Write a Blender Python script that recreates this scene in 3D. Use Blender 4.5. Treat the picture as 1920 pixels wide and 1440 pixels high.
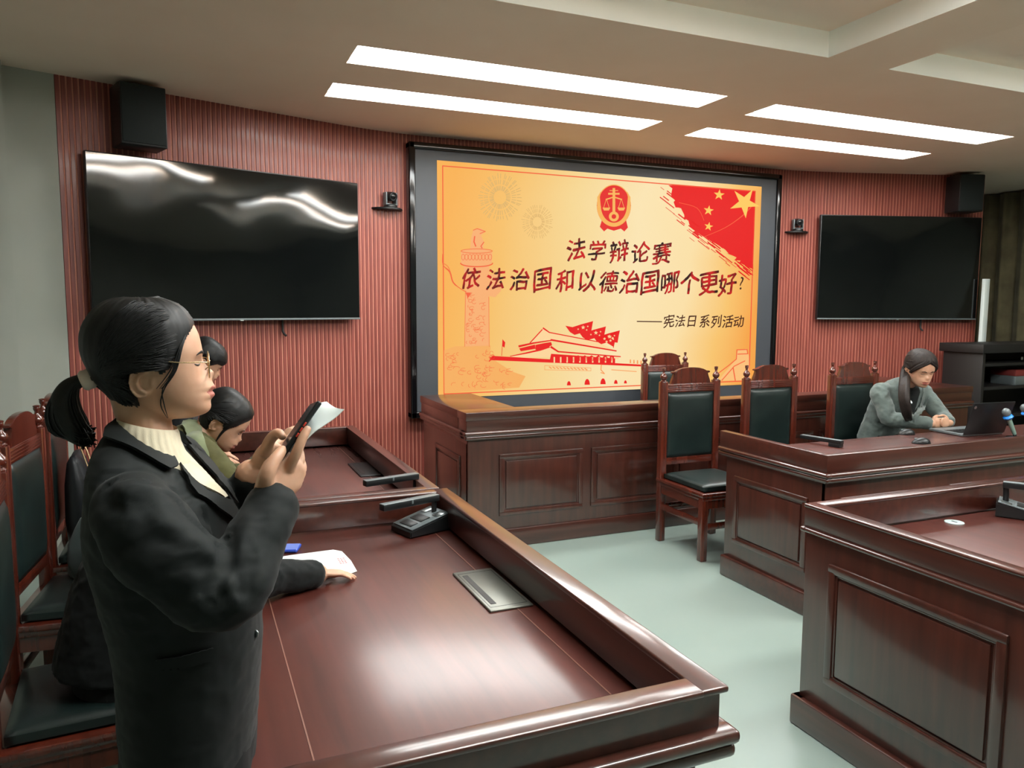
import bpy, bmesh, math, random
from math import pi, sin, cos, tan, radians, sqrt, exp, atan2
from mathutils import Vector, Matrix, Quaternion, noise
from mathutils.bvhtree import BVHTree

# ---------------------------------------------------------------- scene, camera, light
for o in list(bpy.data.objects): bpy.data.objects.remove(o)
sc = bpy.context.scene
COL = sc.collection
sc.view_settings.view_transform = 'Standard'
sc.view_settings.look = 'None'
sc.view_settings.gamma = 1.0
sc.view_settings.use_curve_mapping = False
sc.view_settings.exposure = 0.0
sc.cycles.use_denoising = True
sc.cycles.max_bounces = 10
sc.cycles.diffuse_bounces = 7
sc.cycles.sample_clamp_indirect = 6.0
sc.cycles.caustics_reflective = False
sc.cycles.caustics_refractive = False

YAW, PITCH, ROLL, FPX, EYE = radians(22.968), radians(5.808), radians(0.2555), 1432.6, 1.62
_f = Vector((sin(YAW)*cos(PITCH), cos(YAW)*cos(PITCH), -sin(PITCH)))
_r = Vector((cos(YAW), -sin(YAW), 0)); _u = _r.cross(_f)
RGT = cos(ROLL)*_r + sin(ROLL)*_u; UP = -sin(ROLL)*_r + cos(ROLL)*_u; FWD = _f
EYEP = Vector((0, 0, EYE))
cam_d = bpy.data.cameras.new('camera'); cam = bpy.data.objects.new('camera', cam_d); COL.objects.link(cam)
cam_d.sensor_fit = 'HORIZONTAL'; cam_d.sensor_width = 36.0; cam_d.lens = 36.0*FPX/1920.0
cam_d.clip_start = 0.05; cam_d.clip_end = 100
_m = Matrix((RGT, UP, -FWD)).transposed().to_4x4(); _m.translation = EYEP
cam.matrix_world = _m
sc.camera = cam
def ray(x, y): return FWD + RGT*((x-960)/FPX) - UP*((y-720)/FPX)
def at(x, y, Y):
    """measured point of the photograph on the upright plane at distance Y"""
    d = ray(x, y); return EYEP + d*(Y/d.y)

w = bpy.data.worlds.new('world'); sc.world = w; w.use_nodes = True
w.node_tree.nodes['Background'].inputs[0].default_value = (0.75, 0.86, 0.9, 1)
w.node_tree.nodes['Background'].inputs[1].default_value = 0.12
LAMP = 22.0          # the strip lights
ADDED_LAMP = 31.0   # unseen strip lights added in the coffers
SCREEN = 1.08       # the big display

# ---------------------------------------------------------------- helpers
def lin(r, g, b):
    f = lambda c: (c/255/12.92) if c/255 <= .04045 else ((c/255+.055)/1.055)**2.4
    return (f(r), f(g), f(b), 1)
def NB(): return bmesh.new()
def merge(bm, tmp, mi=0, M=None):
    if M is not None: bmesh.ops.transform(tmp, matrix=M, verts=tmp.verts)
    for f in tmp.faces: f.material_index = mi
    me = bpy.data.meshes.new('tmp'); tmp.to_mesh(me); tmp.free()
    bm.from_mesh(me); bpy.data.meshes.remove(me)
def box(bm, x0, y0, z0, x1, y1, z1, bev=0.0, mi=0, seg=2, M=None):
    t = NB(); bmesh.ops.create_cube(t, size=1)
    for v in t.verts:
        v.co = Vector((x0+(v.co.x+.5)*(x1-x0), y0+(v.co.y+.5)*(y1-y0), z0+(v.co.z+.5)*(z1-z0)))
    if bev > 0: bmesh.ops.bevel(t, geom=list(t.edges), offset=min(bev, .49*min(abs(x1-x0), abs(y1-y0), abs(z1-z0))), segments=seg, affect='EDGES', profile=.5)
    merge(bm, t, mi, M)
def prism(bm, pts, y0, y1, mi=0, M=None, bev=0.0):
    """outline in x,z pushed from y0 to y1"""
    t = NB(); vs = [t.verts.new((p[0], y0, p[1])) for p in pts]
    f = t.faces.new(vs); r = bmesh.ops.extrude_face_region(t, geom=[f])
    for v in r['geom']:
        if isinstance(v, bmesh.types.BMVert): v.co.y = y1
    bmesh.ops.recalc_face_normals(t, faces=t.faces)
    if bev: 
        es = [e for e in t.edges if len(e.link_faces) == 2 and abs(e.verts[0].co.y-e.verts[1].co.y) < 1e-6]
        bmesh.ops.bevel(t, geom=es, offset=bev, segments=2, affect='EDGES')
    merge(bm, t, mi, M)
def lathe(bm, prof, n=20, mi=0, M=None):
    t = NB(); rings = []
    for r, z in prof: rings.append([t.verts.new((r*cos(2*pi*k/n), r*sin(2*pi*k/n), z)) for k in range(n)])
    for a, b in zip(rings, rings[1:]):
        for k in range(n): t.faces.new((a[k], a[(k+1) % n], b[(k+1) % n], b[k]))
    t.faces.new(list(reversed(rings[0]))); t.faces.new(rings[-1])
    bmesh.ops.recalc_face_normals(t, faces=t.faces)
    merge(bm, t, mi, M)
def loft(bm, rings, mi=0, closed=True, cap=True, M=None):
    t = NB(); R = [[t.verts.new(p) for p in r] for r in rings]; n = len(R[0])
    for a, b in zip(R, R[1:]):
        for k in range(n if closed else n-1): t.faces.new((a[k], a[(k+1) % n], b[(k+1) % n], b[k]))
    if cap and closed:
        for r, fl in ((R[0], True), (R[-1], False)):
            c = t.verts.new(sum((v.co for v in r), Vector())/n)
            for k in range(n):
                q = (r[(k+1) % n], r[k], c) if fl else (r[k], r[(k+1) % n], c)
                t.faces.new(q)
    bmesh.ops.recalc_face_normals(t, faces=t.faces)
    merge(bm, t, mi, M)
def spline(P, k=6):
    """Catmull-Rom through vectors or tuples of any length"""
    P = [tuple(p) for p in P]; out = []
    for i in range(len(P)-1):
        p0 = P[max(i-1, 0)]; p1 = P[i]; p2 = P[i+1]; p3 = P[min(i+2, len(P)-1)]
        for j in range(k):
            t = j/k
            out.append(tuple(.5*(2*b+(c-a)*t+(2*a-5*b+4*c-d)*t*t+(-a+3*b-3*c+d)*t**3) for a, b, c, d in zip(p0, p1, p2, p3)))
    out.append(P[-1]); return out
def tube(bm, path, rad, n=12, mi=0, k=5, ref=None, cap=True, round_ends=True):
    """swept tube; rad: number, (a,b) or list of them; ref: direction of the a radius"""
    m = len(path)
    rr = [rad]*m if not isinstance(rad, list) else rad
    rr = [(q, q) if not isinstance(q, tuple) else q for q in rr]
    S = spline([tuple(p)+q for p, q in zip(path, rr)], k) if k > 1 else [tuple(p)+q for p, q in zip(path, rr)]
    pts = [Vector(s[:3]) for s in S]; R = [(max(s[3], 1e-4), max(s[4], 1e-4)) for s in S]
    if round_ends:
        def ends(p, q, r):
            d = (p-q).normalized(); e = []
            for a in (0.35, .7, .92): e.append((p+d*(r[0]+r[1])*.5*a*.8, (r[0]*sqrt(1-a*a), r[1]*sqrt(1-a*a))))
            return e
        h = ends(pts[0], pts[1], R[0]); g = ends(pts[-1], pts[-2], R[-1])
        pts = [e[0] for e in reversed(h)]+pts+[e[0] for e in g]; R = [e[1] for e in reversed(h)]+R+[e[1] for e in g]
    rings = []; T0 = None; u = None
    for i, p in enumerate(pts):
        T = (pts[min(i+1, len(pts)-1)]-pts[max(i-1, 0)])
        if T.length < 1e-9: T = T0 or Vector((0, 0, 1))
        T = T.normalized()
        if u is None:
            u = Vector(ref) if ref is not None else (Vector((0, 0, 1)) if abs(T.z) < .9 else Vector((1, 0, 0)))
        elif ref is not None: u = Vector(ref)
        u = (u-T*u.dot(T)); u = u.normalized() if u.length > 1e-6 else T.orthogonal().normalized()
        v = T.cross(u); T0 = T
        rings.append([p+u*(R[i][0]*cos(2*pi*j/n))+v*(R[i][1]*sin(2*pi*j/n)) for j in range(n)])
    loft(bm, rings, mi, True, cap)
def link(o, parent=None):
    COL.objects.link(o)
    if parent is not None: o.parent = parent
    return o
def obj(name, bm, mats, parent=None, smooth=True, ang=40, loc=None):
    me = bm
    if not isinstance(bm, bpy.types.Mesh):
        me = bpy.data.meshes.new(name); bm.to_mesh(me); bm.free()
    if not isinstance(mats, (list, tuple)): mats = [mats]
    for m in mats: me.materials.append(m)
    if smooth:
        me.shade_smooth()
        if ang < 180: me.set_sharp_from_angle(angle=radians(ang))
    o = bpy.data.objects.new(name, me)
    if loc is not None: o.location = loc
    return link(o, parent)
def tag(o, label, cat, group=None, kind=None):
    o['label'] = label; o['category'] = cat
    if group: o['group'] = group
    if kind: o['kind'] = kind
    return o
def thing(name, label, cat, loc=(0, 0, 0), rz=0.0, group=None):
    o = bpy.data.objects.new(name, None); COL.objects.link(o); o.empty_display_size = .1
    o.location = loc; o.rotation_euler = (0, 0, rz)
    return tag(o, label, cat, group)
def struct(name, bm, mats, **k):
    o = obj(name, bm, mats, **k); o['kind'] = 'structure'; return o
def dup(root, loc, rz, label):
    r = root.copy(); COL.objects.link(r); r.location = loc; r.rotation_euler = (0, 0, rz); r['label'] = label
    for ch in list(root.children):
        c = ch.copy(); COL.objects.link(c); c.parent = r
        for g in list(ch.children):
            d = g.copy(); COL.objects.link(d); d.parent = c
    return r
def remesh(bm, vox, smooth=2, fac=.5):
    """union of overlapping closed shells as one continuous surface"""
    me = bpy.data.meshes.new('tmp'); bm.to_mesh(me); bm.free()
    o = bpy.data.objects.new('tmp', me); COL.objects.link(o)
    r = o.modifiers.new('r', 'REMESH'); r.mode = 'VOXEL'; r.voxel_size = vox
    if smooth: s = o.modifiers.new('s', 'SMOOTH'); s.iterations = smooth; s.factor = fac
    dg = bpy.context.evaluated_depsgraph_get(); dg.update()
    out = bpy.data.meshes.new_from_object(o.evaluated_get(dg))
    bpy.data.objects.remove(o); bpy.data.meshes.remove(me); out.materials.clear()
    return out

# ---------------------------------------------------------------- materials
def mat(name, col=(.5, .5, .5, 1), rough=.5, metal=0.0, spec=.5, coat=0.0, coat_r=.1, sheen=0.0, sss=0.0, emit=None, es=1.0):
    m = bpy.data.materials.new(name); m.use_nodes = True
    b = m.node_tree.nodes['Principled BSDF']; I = b.inputs
    I['Base Color'].default_value = col; I['Roughness'].default_value = rough; I['Metallic'].default_value = metal
    I['Specular IOR Level'].default_value = spec; I['Coat Weight'].default_value = coat; I['Coat Roughness'].default_value = coat_r
    I['Sheen Weight'].default_value = sheen; I['Subsurface Weight'].default_value = sss
    if sss: I['Subsurface Radius'].default_value = (.012, .005, .003); I['Subsurface Scale'].default_value = 1.0
    if emit: I['Emission Color'].default_value = emit; I['Emission Strength'].default_value = es
    return m
def nodes(m): return m.node_tree.nodes, m.node_tree.links, m.node_tree.nodes['Principled BSDF']
def noisy(m, c0, c1, scale=(1, 1, 1), ns=4.0, detail=6.0, lo=.3, hi=.7, bump=0.0, bscale=None, bdist=.002, coord='Object', rough=None):
    """two tone procedural colour and optional bump"""
    N, L, b = nodes(m)
    tc = N.new('ShaderNodeTexCoord'); mp = N.new('ShaderNodeMapping'); mp.inputs['Scale'].default_value = scale
    L.new(tc.outputs[coord], mp.inputs['Vector'])
    nz = N.new('ShaderNodeTexNoise'); nz.inputs['Scale'].default_value = ns; nz.inputs['Detail'].default_value = detail
    L.new(mp.outputs[0], nz.inputs['Vector'])
    cr = N.new('ShaderNodeValToRGB'); cr.color_ramp.elements[0].position = lo; cr.color_ramp.elements[1].position = hi
    cr.color_ramp.elements[0].color = c0; cr.color_ramp.elements[1].color = c1
    L.new(nz.outputs['Fac'], cr.inputs[0]); L.new(cr.outputs[0], b.inputs['Base Color'])
    if rough:
        mr = N.new('ShaderNodeMapRange'); mr.inputs['To Min'].default_value = rough[0]; mr.inputs['To Max'].default_value = rough[1]
        L.new(nz.outputs['Fac'], mr.inputs['Value']); L.new(mr.outputs[0], b.inputs['Roughness'])
    if bump:
        n2 = nz
        if bscale:
            n2 = N.new('ShaderNodeTexNoise'); n2.inputs['Scale'].default_value = bscale; n2.inputs['Detail'].default_value = 3
            L.new(mp.outputs[0], n2.inputs['Vector'])
        bp = N.new('ShaderNodeBump'); bp.inputs['Strength'].default_value = bump; bp.inputs['Distance'].default_value = bdist
        L.new(n2.outputs['Fac'], bp.inputs['Height']); L.new(bp.outputs[0], b.inputs['Normal'])
    return m
def wood(name, axis, c0=lin(55, 24, 17), c1=lin(79, 38, 28), rough=.32, coat=.7):
    s = [14, 14, 14]; s[axis] = 1.1
    m = mat(name, c1, rough, coat=coat, coat_r=.25 if rough > .4 else .15)
    m.node_tree.nodes['Principled BSDF'].inputs['Coat IOR'].default_value = 1.62 if rough > .4 else 1.75
    return noisy(m, c0, c1, tuple(s), 2.2, 7, .25, .75)
WX, WY, WZ = wood('mahogany_grain_x', 0), wood('mahogany_grain_y', 1), wood('mahogany_grain_z', 2)
WTOP = wood('mahogany_desktop', 0, lin(70, 27, 19), lin(92, 38, 28), rough=.5, coat=.95)
WCH = wood('chair_mahogany', 2, lin(66, 24, 15), lin(100, 40, 26), rough=.25)
SLAT = noisy(mat('slat_mahogany', rough=.42, coat=.1), lin(112, 48, 41), lin(150, 78, 68), (30, 30, 1.2), 1.6, 6, .25, .75, bump=.05)
GROOVE = noisy(mat('groove_light_wood', rough=.6), lin(182, 110, 92), lin(206, 138, 116), (20, 20, 2), 2, 4)
PLASTER = noisy(mat('wall_paint', rough=.85), lin(158, 163, 153), lin(168, 172, 163), (1, 1, 1), 2, 4)
CEIL = noisy(mat('ceiling_paint', rough=.9), lin(240, 222, 204), lin(246, 229, 212), (1, 1, 1), 1.5, 3)
COFF = mat('coffer_paint', lin(236, 242, 238), .8)
FLOOR = noisy(mat('floor_vinyl', rough=.3), lin(132, 148, 140), lin(145, 159, 151), (1, 1, 1), 1.3, 5, .2, .8, rough=(.28, .42))
BLACKP = mat('black_plastic', lin(22, 24, 25), .38)
BLACKG = mat('black_gloss', lin(12, 13, 15), .12)
SPK = noisy(mat('speaker_cloth', rough=.85), lin(16, 22, 22), lin(26, 34, 33), (1, 1, 1), 400, 1)
GREYP = mat('grey_plastic', lin(112, 120, 122), .4, metal=.3)
SILVER = mat('silver_metal', lin(170, 178, 178), .28, metal=.9)
LEATHER = noisy(mat('green_black_leather', rough=.36, spec=.5), lin(20, 31, 30), lin(28, 41, 39), (1, 1, 1), 9, 4, bump=.25, bscale=260, bdist=.0012)
EMIT = mat('lamp_diffuser', (1, 1, 1, 1), .5, emit=(.96, 1, .985, 1), es=LAMP)
EMIT2 = mat('added_lamp_diffuser', (1, 1, 1, 1), .5, emit=(.96, 1, .985, 1), es=ADDED_LAMP)
PAPER = mat('white_paper', lin(226, 236, 232), .7)

# ---------------------------------------------------------------- room shell
ZC = 3.0
SL = .012
# slatted wall: left wing, bend, middle, bend, right wing (plan view points)
def arc_pts(p, q, r, n=10):
    out = []
    for i in range(n+1):
        t = i/n; out.append(tuple((1-t)**2*a+2*t*(1-t)*b+t*t*c for a, b, c in zip(p, q, r)))
    return out
L0, LB, RB, R0 = (-.689, 5.473), (1.50, 6.19), (5.78, 6.19), (7.754, 5.605)
def lerp2(a, b, t): return (a[0]+(b[0]-a[0])*t, a[1]+(b[1]-a[1])*t)
plan = [L0]+arc_pts(lerp2(L0, LB, .8), LB, lerp2(LB, RB, .1))+arc_pts(lerp2(LB, RB, .9), RB, lerp2(RB, R0, .22))+[R0]
def slat_wall(pitch=.0335, groove=.0095, depth=.0045):
    # resample the plan line by arc length
    seg = [0]
    for a, b in zip(plan, plan[1:]): seg.append(seg[-1]+math.dist(a, b))
    def P(s):
        s = min(max(s, 0), seg[-1]-1e-6)
        for i in range(len(plan)-1):
            if s <= seg[i+1]:
                t = (s-seg[i])/(seg[i+1]-seg[i]); a, b = plan[i], plan[i+1]
                d = Vector((b[0]-a[0], b[1]-a[1])).normalized()
                return Vector(lerp2(a, b, t)), Vector((d.y, -d.x))   # point, normal to the room
    bm = NB(); prof = []   # (s, out, material)
    s = 0.0; n = int(seg[-1]/pitch); pt = seg[-1]/n
    for i in range(n):
        a = i*pt
        prof += [(a, 0, 0), (a+.0015, depth, 0), (a+pt-groove-.0015, depth, 0), (a+pt-groove, 0, 0), (a+pt-groove+.0003, 0, 1), (a+pt-.0003, 0, 1)]
    vs = []
    for s, o, m in prof:
        p, nn = P(s); p = p+nn*(o-depth)
        vs.append((bm.verts.new((p.x, p.y, 0)), bm.verts.new((p.x, p.y, ZC)), m))
    for a, b in zip(vs, vs[1:]):
        f = bm.faces.new((a[0], b[0], b[1], a[1])); f.material_index = 1 if (a[2] == 1 and b[2] == 1) else 0
    # thickness: a back skin
    p0, n0 = P(0); p1, n1 = P(seg[-1])
    bk = []
    for q in plan:
        i = plan.index(q); a = plan[max(i-1, 0)]; b = plan[min(i+1, len(plan)-1)]
        d = Vector((b[0]-a[0], b[1]-a[1])).normalized(); nn = Vector((d.y, -d.x)); p = Vector(q)-nn*.06
        bk.append((bm.verts.new((p.x, p.y, 0)), bm.verts.new((p.x, p.y, ZC))))
    for a, b in zip(bk, bk[1:]): bm.faces.new((b[0], a[0], a[1], b[1]))
    for v, q in ((vs[0], bk[0]), (vs[-1], bk[-1])): bm.faces.new((v[0], v[1], q[1], q[0]))
    bmesh.ops.recalc_face_normals(bm, faces=bm.faces)
    return bm
struct('wall_back', slat_wall(), [SLAT, GROOVE], smooth=False)
XL, XR, YB = -2.6, 9.2, -3.2
bm = NB(); box(bm, XL, YB, -.1, XR, 7.2, 0); struct('floor', bm, FLOOR, smooth=False)
# left plaster wall continues the line of the slatted wing; a shallow pilaster stands at its left
def wall_seg(name, a, b, th, m, z0=0, z1=ZC):
    d = Vector((b[0]-a[0], b[1]-a[1])).normalized(); n = Vector((d.y, -d.x))
    bm = NB(); t = NB(); q = [Vector(a), Vector(b), Vector(b)-n*th, Vector(a)-n*th]
    lo = [t.verts.new((p.x, p.y, z0)) for p in q]; hi = [t.verts.new((p.x, p.y, z1)) for p in q]
    t.faces.new(lo[::-1]); t.faces.new(hi)
    for i in range(4): t.faces.new((lo[i], lo[(i+1) % 4], hi[(i+1) % 4], hi[i]))
    bmesh.ops.recalc_face_normals(t, faces=t.faces); merge(bm, t)
    return struct(name, bm, m, smooth=False)
dl = Vector((.950, .311)); nl = Vector((.311, -.950))
def Lw(s, o=0): v = Vector(L0)+dl*s+nl*o; return (v.x, v.y)
wall_seg('wall_left', Lw(-2.2), Lw(-.002), .08, PLASTER)
wall_seg('trim_1', Lw(-.80, .11), Lw(-.285, .11), .11, PLASTER)
wall_seg('wall_side', (XL, YB), Lw(-2.0), .08, PLASTER)
wall_seg('wall_front', (XR, YB), (XL, YB), .08, PLASTER)
wall_seg('wall_right', (XR, 6.75), (XR, YB), .08, PLASTER)
wall_seg('wall_corner', (R0[0]-.1, 6.75), (XR, 6.75), .08, PLASTER)
# ceiling with recessed strip lights and two coffers
lights = [(.889, 4.225, 3.32, 4.545), (.889, 4.975, 3.32, 5.305), (3.755, 4.26, 6.20, 4.58), (3.755, 5.01, 6.20, 5.31)]
coffers = [(.30, .35, 3.325, 3.37), (3.805, .35, 6.9, 3.39)]
def ceiling():
    holes = lights+coffers
    xs = sorted({XL, XR, *[h[0] for h in holes], *[h[2] for h in holes]}); ys = sorted({YB, 7.2, *[h[1] for h in holes], *[h[3] for h in holes]})
    bm = NB(); V = {}
    def v(x, y):
        if (x, y) not in V: V[(x, y)] = bm.verts.new((x, y, ZC))
        return V[(x, y)]
    for x0, x1 in zip(xs, xs[1:]):
        for y0, y1 in zip(ys, ys[1:]):
            cx, cy = (x0+x1)/2, (y0+y1)/2
            if any(h[0] < cx < h[2] and h[1] < cy < h[3] for h in holes): continue
            bm.faces.new((v(x0, y0), v(x0, y1), v(x1, y1), v(x1, y0)))
    def well(h, d, mi, top):
        x0, y0, x1, y1 = h; q = [(x0, y0), (x1, y0), (x1, y1), (x0, y1)]
        lo = [bm.verts.new((x, y, ZC)) for x, y in q]; hi = [bm.verts.new((x, y, ZC+d)) for x, y in q]
        for i in range(4): bm.faces.new((lo[i], lo[(i+1) % 4], hi[(i+1) % 4], hi[i])).material_index = mi
        bm.faces.new(hi).material_index = 0 if top else mi
    for h in lights: well(h, .06, 0, True)
    for h in coffers: well(h, .14, 1, True)
    # slab above keeps the room dark-tight
    box(bm, XL, YB, ZC+.2, XR, 7.2, ZC+.3)
    return bm
struct('ceiling', ceiling(), [CEIL, COFF], smooth=False)
LN = ['bright recessed strip light nearest the camera on the left half of the ceiling', 'bright recessed strip light just above the big red and gold display, left half',
      'bright recessed strip light further from the display on the right half', 'bright recessed strip light close to the right wall screen, right half']
def strip(h, z, label, m, group):
    x0, y0, x1, y1 = h; cx, cy = (x0+x1)/2, (y0+y1)/2
    t = thing('ceiling_light', label, 'light', (cx, cy, z), 0, group)
    a, b = (x1-x0)/2-.004, (y1-y0)/2-.004
    bm = NB(); box(bm, -a, -b, .012, a, b, .03); obj('diffuser', bm, m, t, smooth=False)
    bm = NB()
    for q in ((-a, -b, a, -b+.004), (-a, b-.004, a, b), (-a, -b, -a+.004, b), (a-.004, -b, a, b)): box(bm, q[0], q[1], .006, q[2], q[3], .03)
    obj('light_frame', bm, CEIL, t, smooth=False)
for h, l in zip(lights, LN): strip(h, ZC+.018, l, EMIT, 'recessed ceiling strip lights')
for cx0, cx1, side in ((.6, 3.05, 'left'), (4.1, 6.55, 'right')):  # lamps added out of view to brighten the near side of the room
    for yy, wh in ((.75, 'nearer'), (1.75, 'farther')):
        strip((cx0, yy, cx1, yy+.33), ZC+.11, 'added unseen strip light in the %s ceiling coffer, %s of its two' % (side, wh), EMIT2, 'added coffer strip lights')

# ---------------------------------------------------------------- desks
def panel_deco(bm, M, u0, u1, z0, z1, mi=0):
    """raised frame and raised field on a face; M maps (u, out, z)"""
    w = .034
    def fr(a0, a1, b0, b1, w, o):
        for q in ((a0, a1, b0, b0+w), (a0, a1, b1-w, b1), (a0, a0+w, b0+w*.6, b1-w*.6), (a1-w, a1, b0+w*.6, b1-w*.6)):
            box(bm, q[0], -.004, q[2], q[1], o, q[3], .006, mi, M=M)
    fr(u0, u1, z0, z1, w, .013)
    fr(u0+w*.9, u1-w*.9, z0+w*.9, z1-w*.9, .012, .006)
    box(bm, u0+w*1.45, -.004, z0+w*1.45, u1-w*1.45, .010, z1-w*1.45, .004, mi, M=M)
def desk(label, loc, rz, L, W, top=.76, rim=.88, capw=.048, cap_over=.0, mould=(.756, .795, .022), inset=.012, ends=(True, True), end_cap=None, plinth=(.12, .02), front_panels=(), end_panels=(), seam=True, flush=(False, False)):
    """local x along the desk, y from the sitter's side (0) to the outward side (W)"""
    t = thing('desk', label, 'desk', loc, rz)
    e0 = end_cap or capw
    # desktop
    bm = NB(); box(bm, .004, 0, top-.03, L-.004, W-.01, top, .004)
    obj('desktop', bm, WTOP, t)
    if seam:
        a, b = .115, W-.105
        for q in ((.06, a, L-.06, a+.003), (.06, b, L-.06, b+.003)):
            bm = NB(); box(bm, q[0], q[1], top-.002, q[2], q[3], top+.0009)
            obj('desktop_seam', bm, mat('groove_highlight', lin(128, 88, 74), .35) if 'groove_highlight' not in bpy.data.materials else bpy.data.materials['groove_highlight'], t, smooth=False)  # real seam, with its highlight put into the pale colour
    # gallery: boards round the far side and the ends, with a cap
    bm = NB(); z0 = mould[1]-.02
    box(bm, 0, W-capw, z0, L, W, rim-.002, .0008)
    if ends[0]: box(bm, .0004, 0, z0, e0, W-.004, rim-.0025, .0008)
    if ends[1]: box(bm, L-e0, 0, z0, L+.0004, W-.004, rim-.0025, .0008)
    obj('gallery', bm, WX, t)
    bm = NB(); c = cap_over; zc = rim-.014 if c else rim-.006
    box(bm, -c*(not flush[0]), W-capw-.003, zc, L+c*(not flush[1]), W+c, rim, .0055 if c else .002, seg=3)
    if ends[0]: box(bm, -c*(not flush[0]), -.001, zc, e0+.003, W-capw+.004, rim-.0004, .0055 if c else .002, seg=3)
    if ends[1]: box(bm, L-e0-.003, -.001, zc, L+c*(not flush[1]), W-capw+.004, rim-.0004, .0055 if c else .002, seg=3)
    obj('gallery_cap', bm, WX, t)
    # moulding of rounded strips
    a_, b_ = (0 if flush[0] else 1), (0 if flush[1] else 1)
    bm = NB(); m0, m1, mo = mould; n = 2 if m1-m0 > .03 else 1; h = (m1-m0)/n
    for k in range(n):
        o = mo-(0 if k == n-1 else .006)
        box(bm, -o*a_, W-.02, m0+k*h, L+o*b_, W+o, m0+(k+1)*h, h*.42, seg=3)
        if ends[0] and a_: box(bm, -o-.0007, .0, m0+k*h+.0004, .0207, W+o+.0006, m0+(k+1)*h+.0003, h*.42, seg=3)
        if ends[1] and b_: box(bm, L-.0207, .0, m0+k*h+.0004, L+o+.0007, W+o+.0006, m0+(k+1)*h+.0003, h*.42, seg=3)
    obj('moulding', bm, WX, t)
    # body
    i = inset
    bm = NB(); box(bm, i, W-i-.03, .02, L-i, W-i, m0+.005, .003); obj('front_board', bm, WZ, t)
    for k, x0 in enumerate((i, L-i-.03)):
        bm = NB(); box(bm, x0, .05, .02, x0+.03, W-i-.004, m0+.005, .003); obj('end_board', bm, WZ, t)
    if plinth:
        ph, po = plinth; bm = NB()
        box(bm, i-po, W-i-.03, 0, L-i+po, W-i+po, ph, .008)
        box(bm, i-po, .04, 0, i+.03, W-i+po*.9, ph, .008); box(bm, L-i-.03, .04, 0, L-i+po, W-i+po*.9, ph, .008)
        obj('plinth', bm, WX, t)
    for (u0, u1, a, b) in front_panels:
        bm = NB(); panel_deco(bm, Matrix.Translation((0, W-i, 0)), u0, u1, a, b); obj('front_panel', bm, WZ, t)
    for (side, u0, u1, a, b) in end_panels:
        bm = NB()
        if side == 0: M = Matrix.Translation((i, 0, 0)) @ Matrix(((0, -1, 0, 0), (1, 0, 0, 0), (0, 0, 1, 0), (0, 0, 0, 1)))
        else: M = Matrix.Translation((L-i, 0, 0)) @ Matrix(((0, 1, 0, 0), (1, 0, 0, 0), (0, 0, 1, 0), (0, 0, 0, 1)))
        panel_deco(bm, M, u0, u1, a, b); obj('end_panel', bm, WZ, t)
    return t
def cable_box(t, x, y, z, lx=.335, ly=.135, m=None):
    """metal flap lid let into a desktop, long side along the desk"""
    bm = NB(); box(bm, x-lx/2, y-ly/2, z-.001, x+lx/2, y+ly/2, z+.007, .006, seg=3)
    p = obj('cable_box', bm, m, t)
    bm = NB(); box(bm, x-lx*.37, y-ly*.36, z+.0072, x+lx*.37, y-ly*.36+.017, z+.0082); obj('brush_slot', bm, BLACKP, p, smooth=False)
    bm = NB(); 
    for q in ((x-lx*.43, y-ly*.43, x+lx*.43, y-ly*.43+.0015), (x-lx*.43, y+ly*.41, x+lx*.43, y+ly*.41+.0015), (x-lx*.43, y-ly*.43, x-lx*.43+.0015, y+ly*.41), (x+lx*.43, y-ly*.43, x+lx*.43+.0015, y+ly*.41)):
        box(bm, q[0], q[1], z+.0070, q[2], q[3], z+.0074)
    obj('flap_edge', bm, BLACKP, p, smooth=False)
STEEL = mat('brushed_lid', lin(120, 120, 112), .36, metal=.6)
D1 = desk('mahogany desk nearest the camera, where the woman in the black suit stands', (.075, 2.93, 0), -pi/2, 1.765, .868, flush=(True, False), cap_over=.013, mould=(.735, .793, .032), inset=.03, front_panels=((.12, .82, .2, .66), (.95, 1.65, .2, .66)), end_panels=((1, .12, .74, .2, .66),))
cable_box(D1, .83, .748, .76, m=STEEL)
D2 = desk('mahogany desk next to the slatted wall, with a black cable flap', (.075, 4.705, 0), -pi/2, 1.765, .85, flush=(False, True), inset=.03, mould=(.735, .793, .028), front_panels=((.12, .82, .2, .66), (.95, 1.65, .2, .66)))
cable_box(D2, .76, .762, .76, .34, .125, BLACKP)
D3 = desk('mahogany desk in the right foreground with a big framed panel facing the aisle', (3.60, .42, 0), pi/2, 1.765, 1.46, cap_over=.004, mould=(.772, .790, .012), inset=.006, plinth=(.118, .024), front_panels=((.965, 1.635, .225, .685), (.10, .80, .225, .685)))
D4 = desk('long mahogany desk where the woman in the grey blazer sits', (6.45, 3.71, 0), pi, 3.51, .845, capw=.04, mould=(.738, .788, .02), inset=.015, plinth=(.125, .02), front_panels=((2.75, 3.4, .2, .65), (1.95, 2.6, .2, .65), (1.1, 1.8, .2, .65)), end_panels=((1, .13, .715, .225, .63),), seam=False)
bm = NB(); lathe(bm, [(.036, .759), (.036, .7625), (.033, .7635), (.001, .7635)], 28); 
g = obj('cable_grommet', bm, mat('grommet_pale_plastic', lin(176, 192, 190), .4), D3); g.location = (1.655, .78, 0)
bm = NB(); box(bm, -.012, -.004, .7634, .012, .004, .7642); obj('cable_slot', bm, BLACKP, g, smooth=False)
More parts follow.
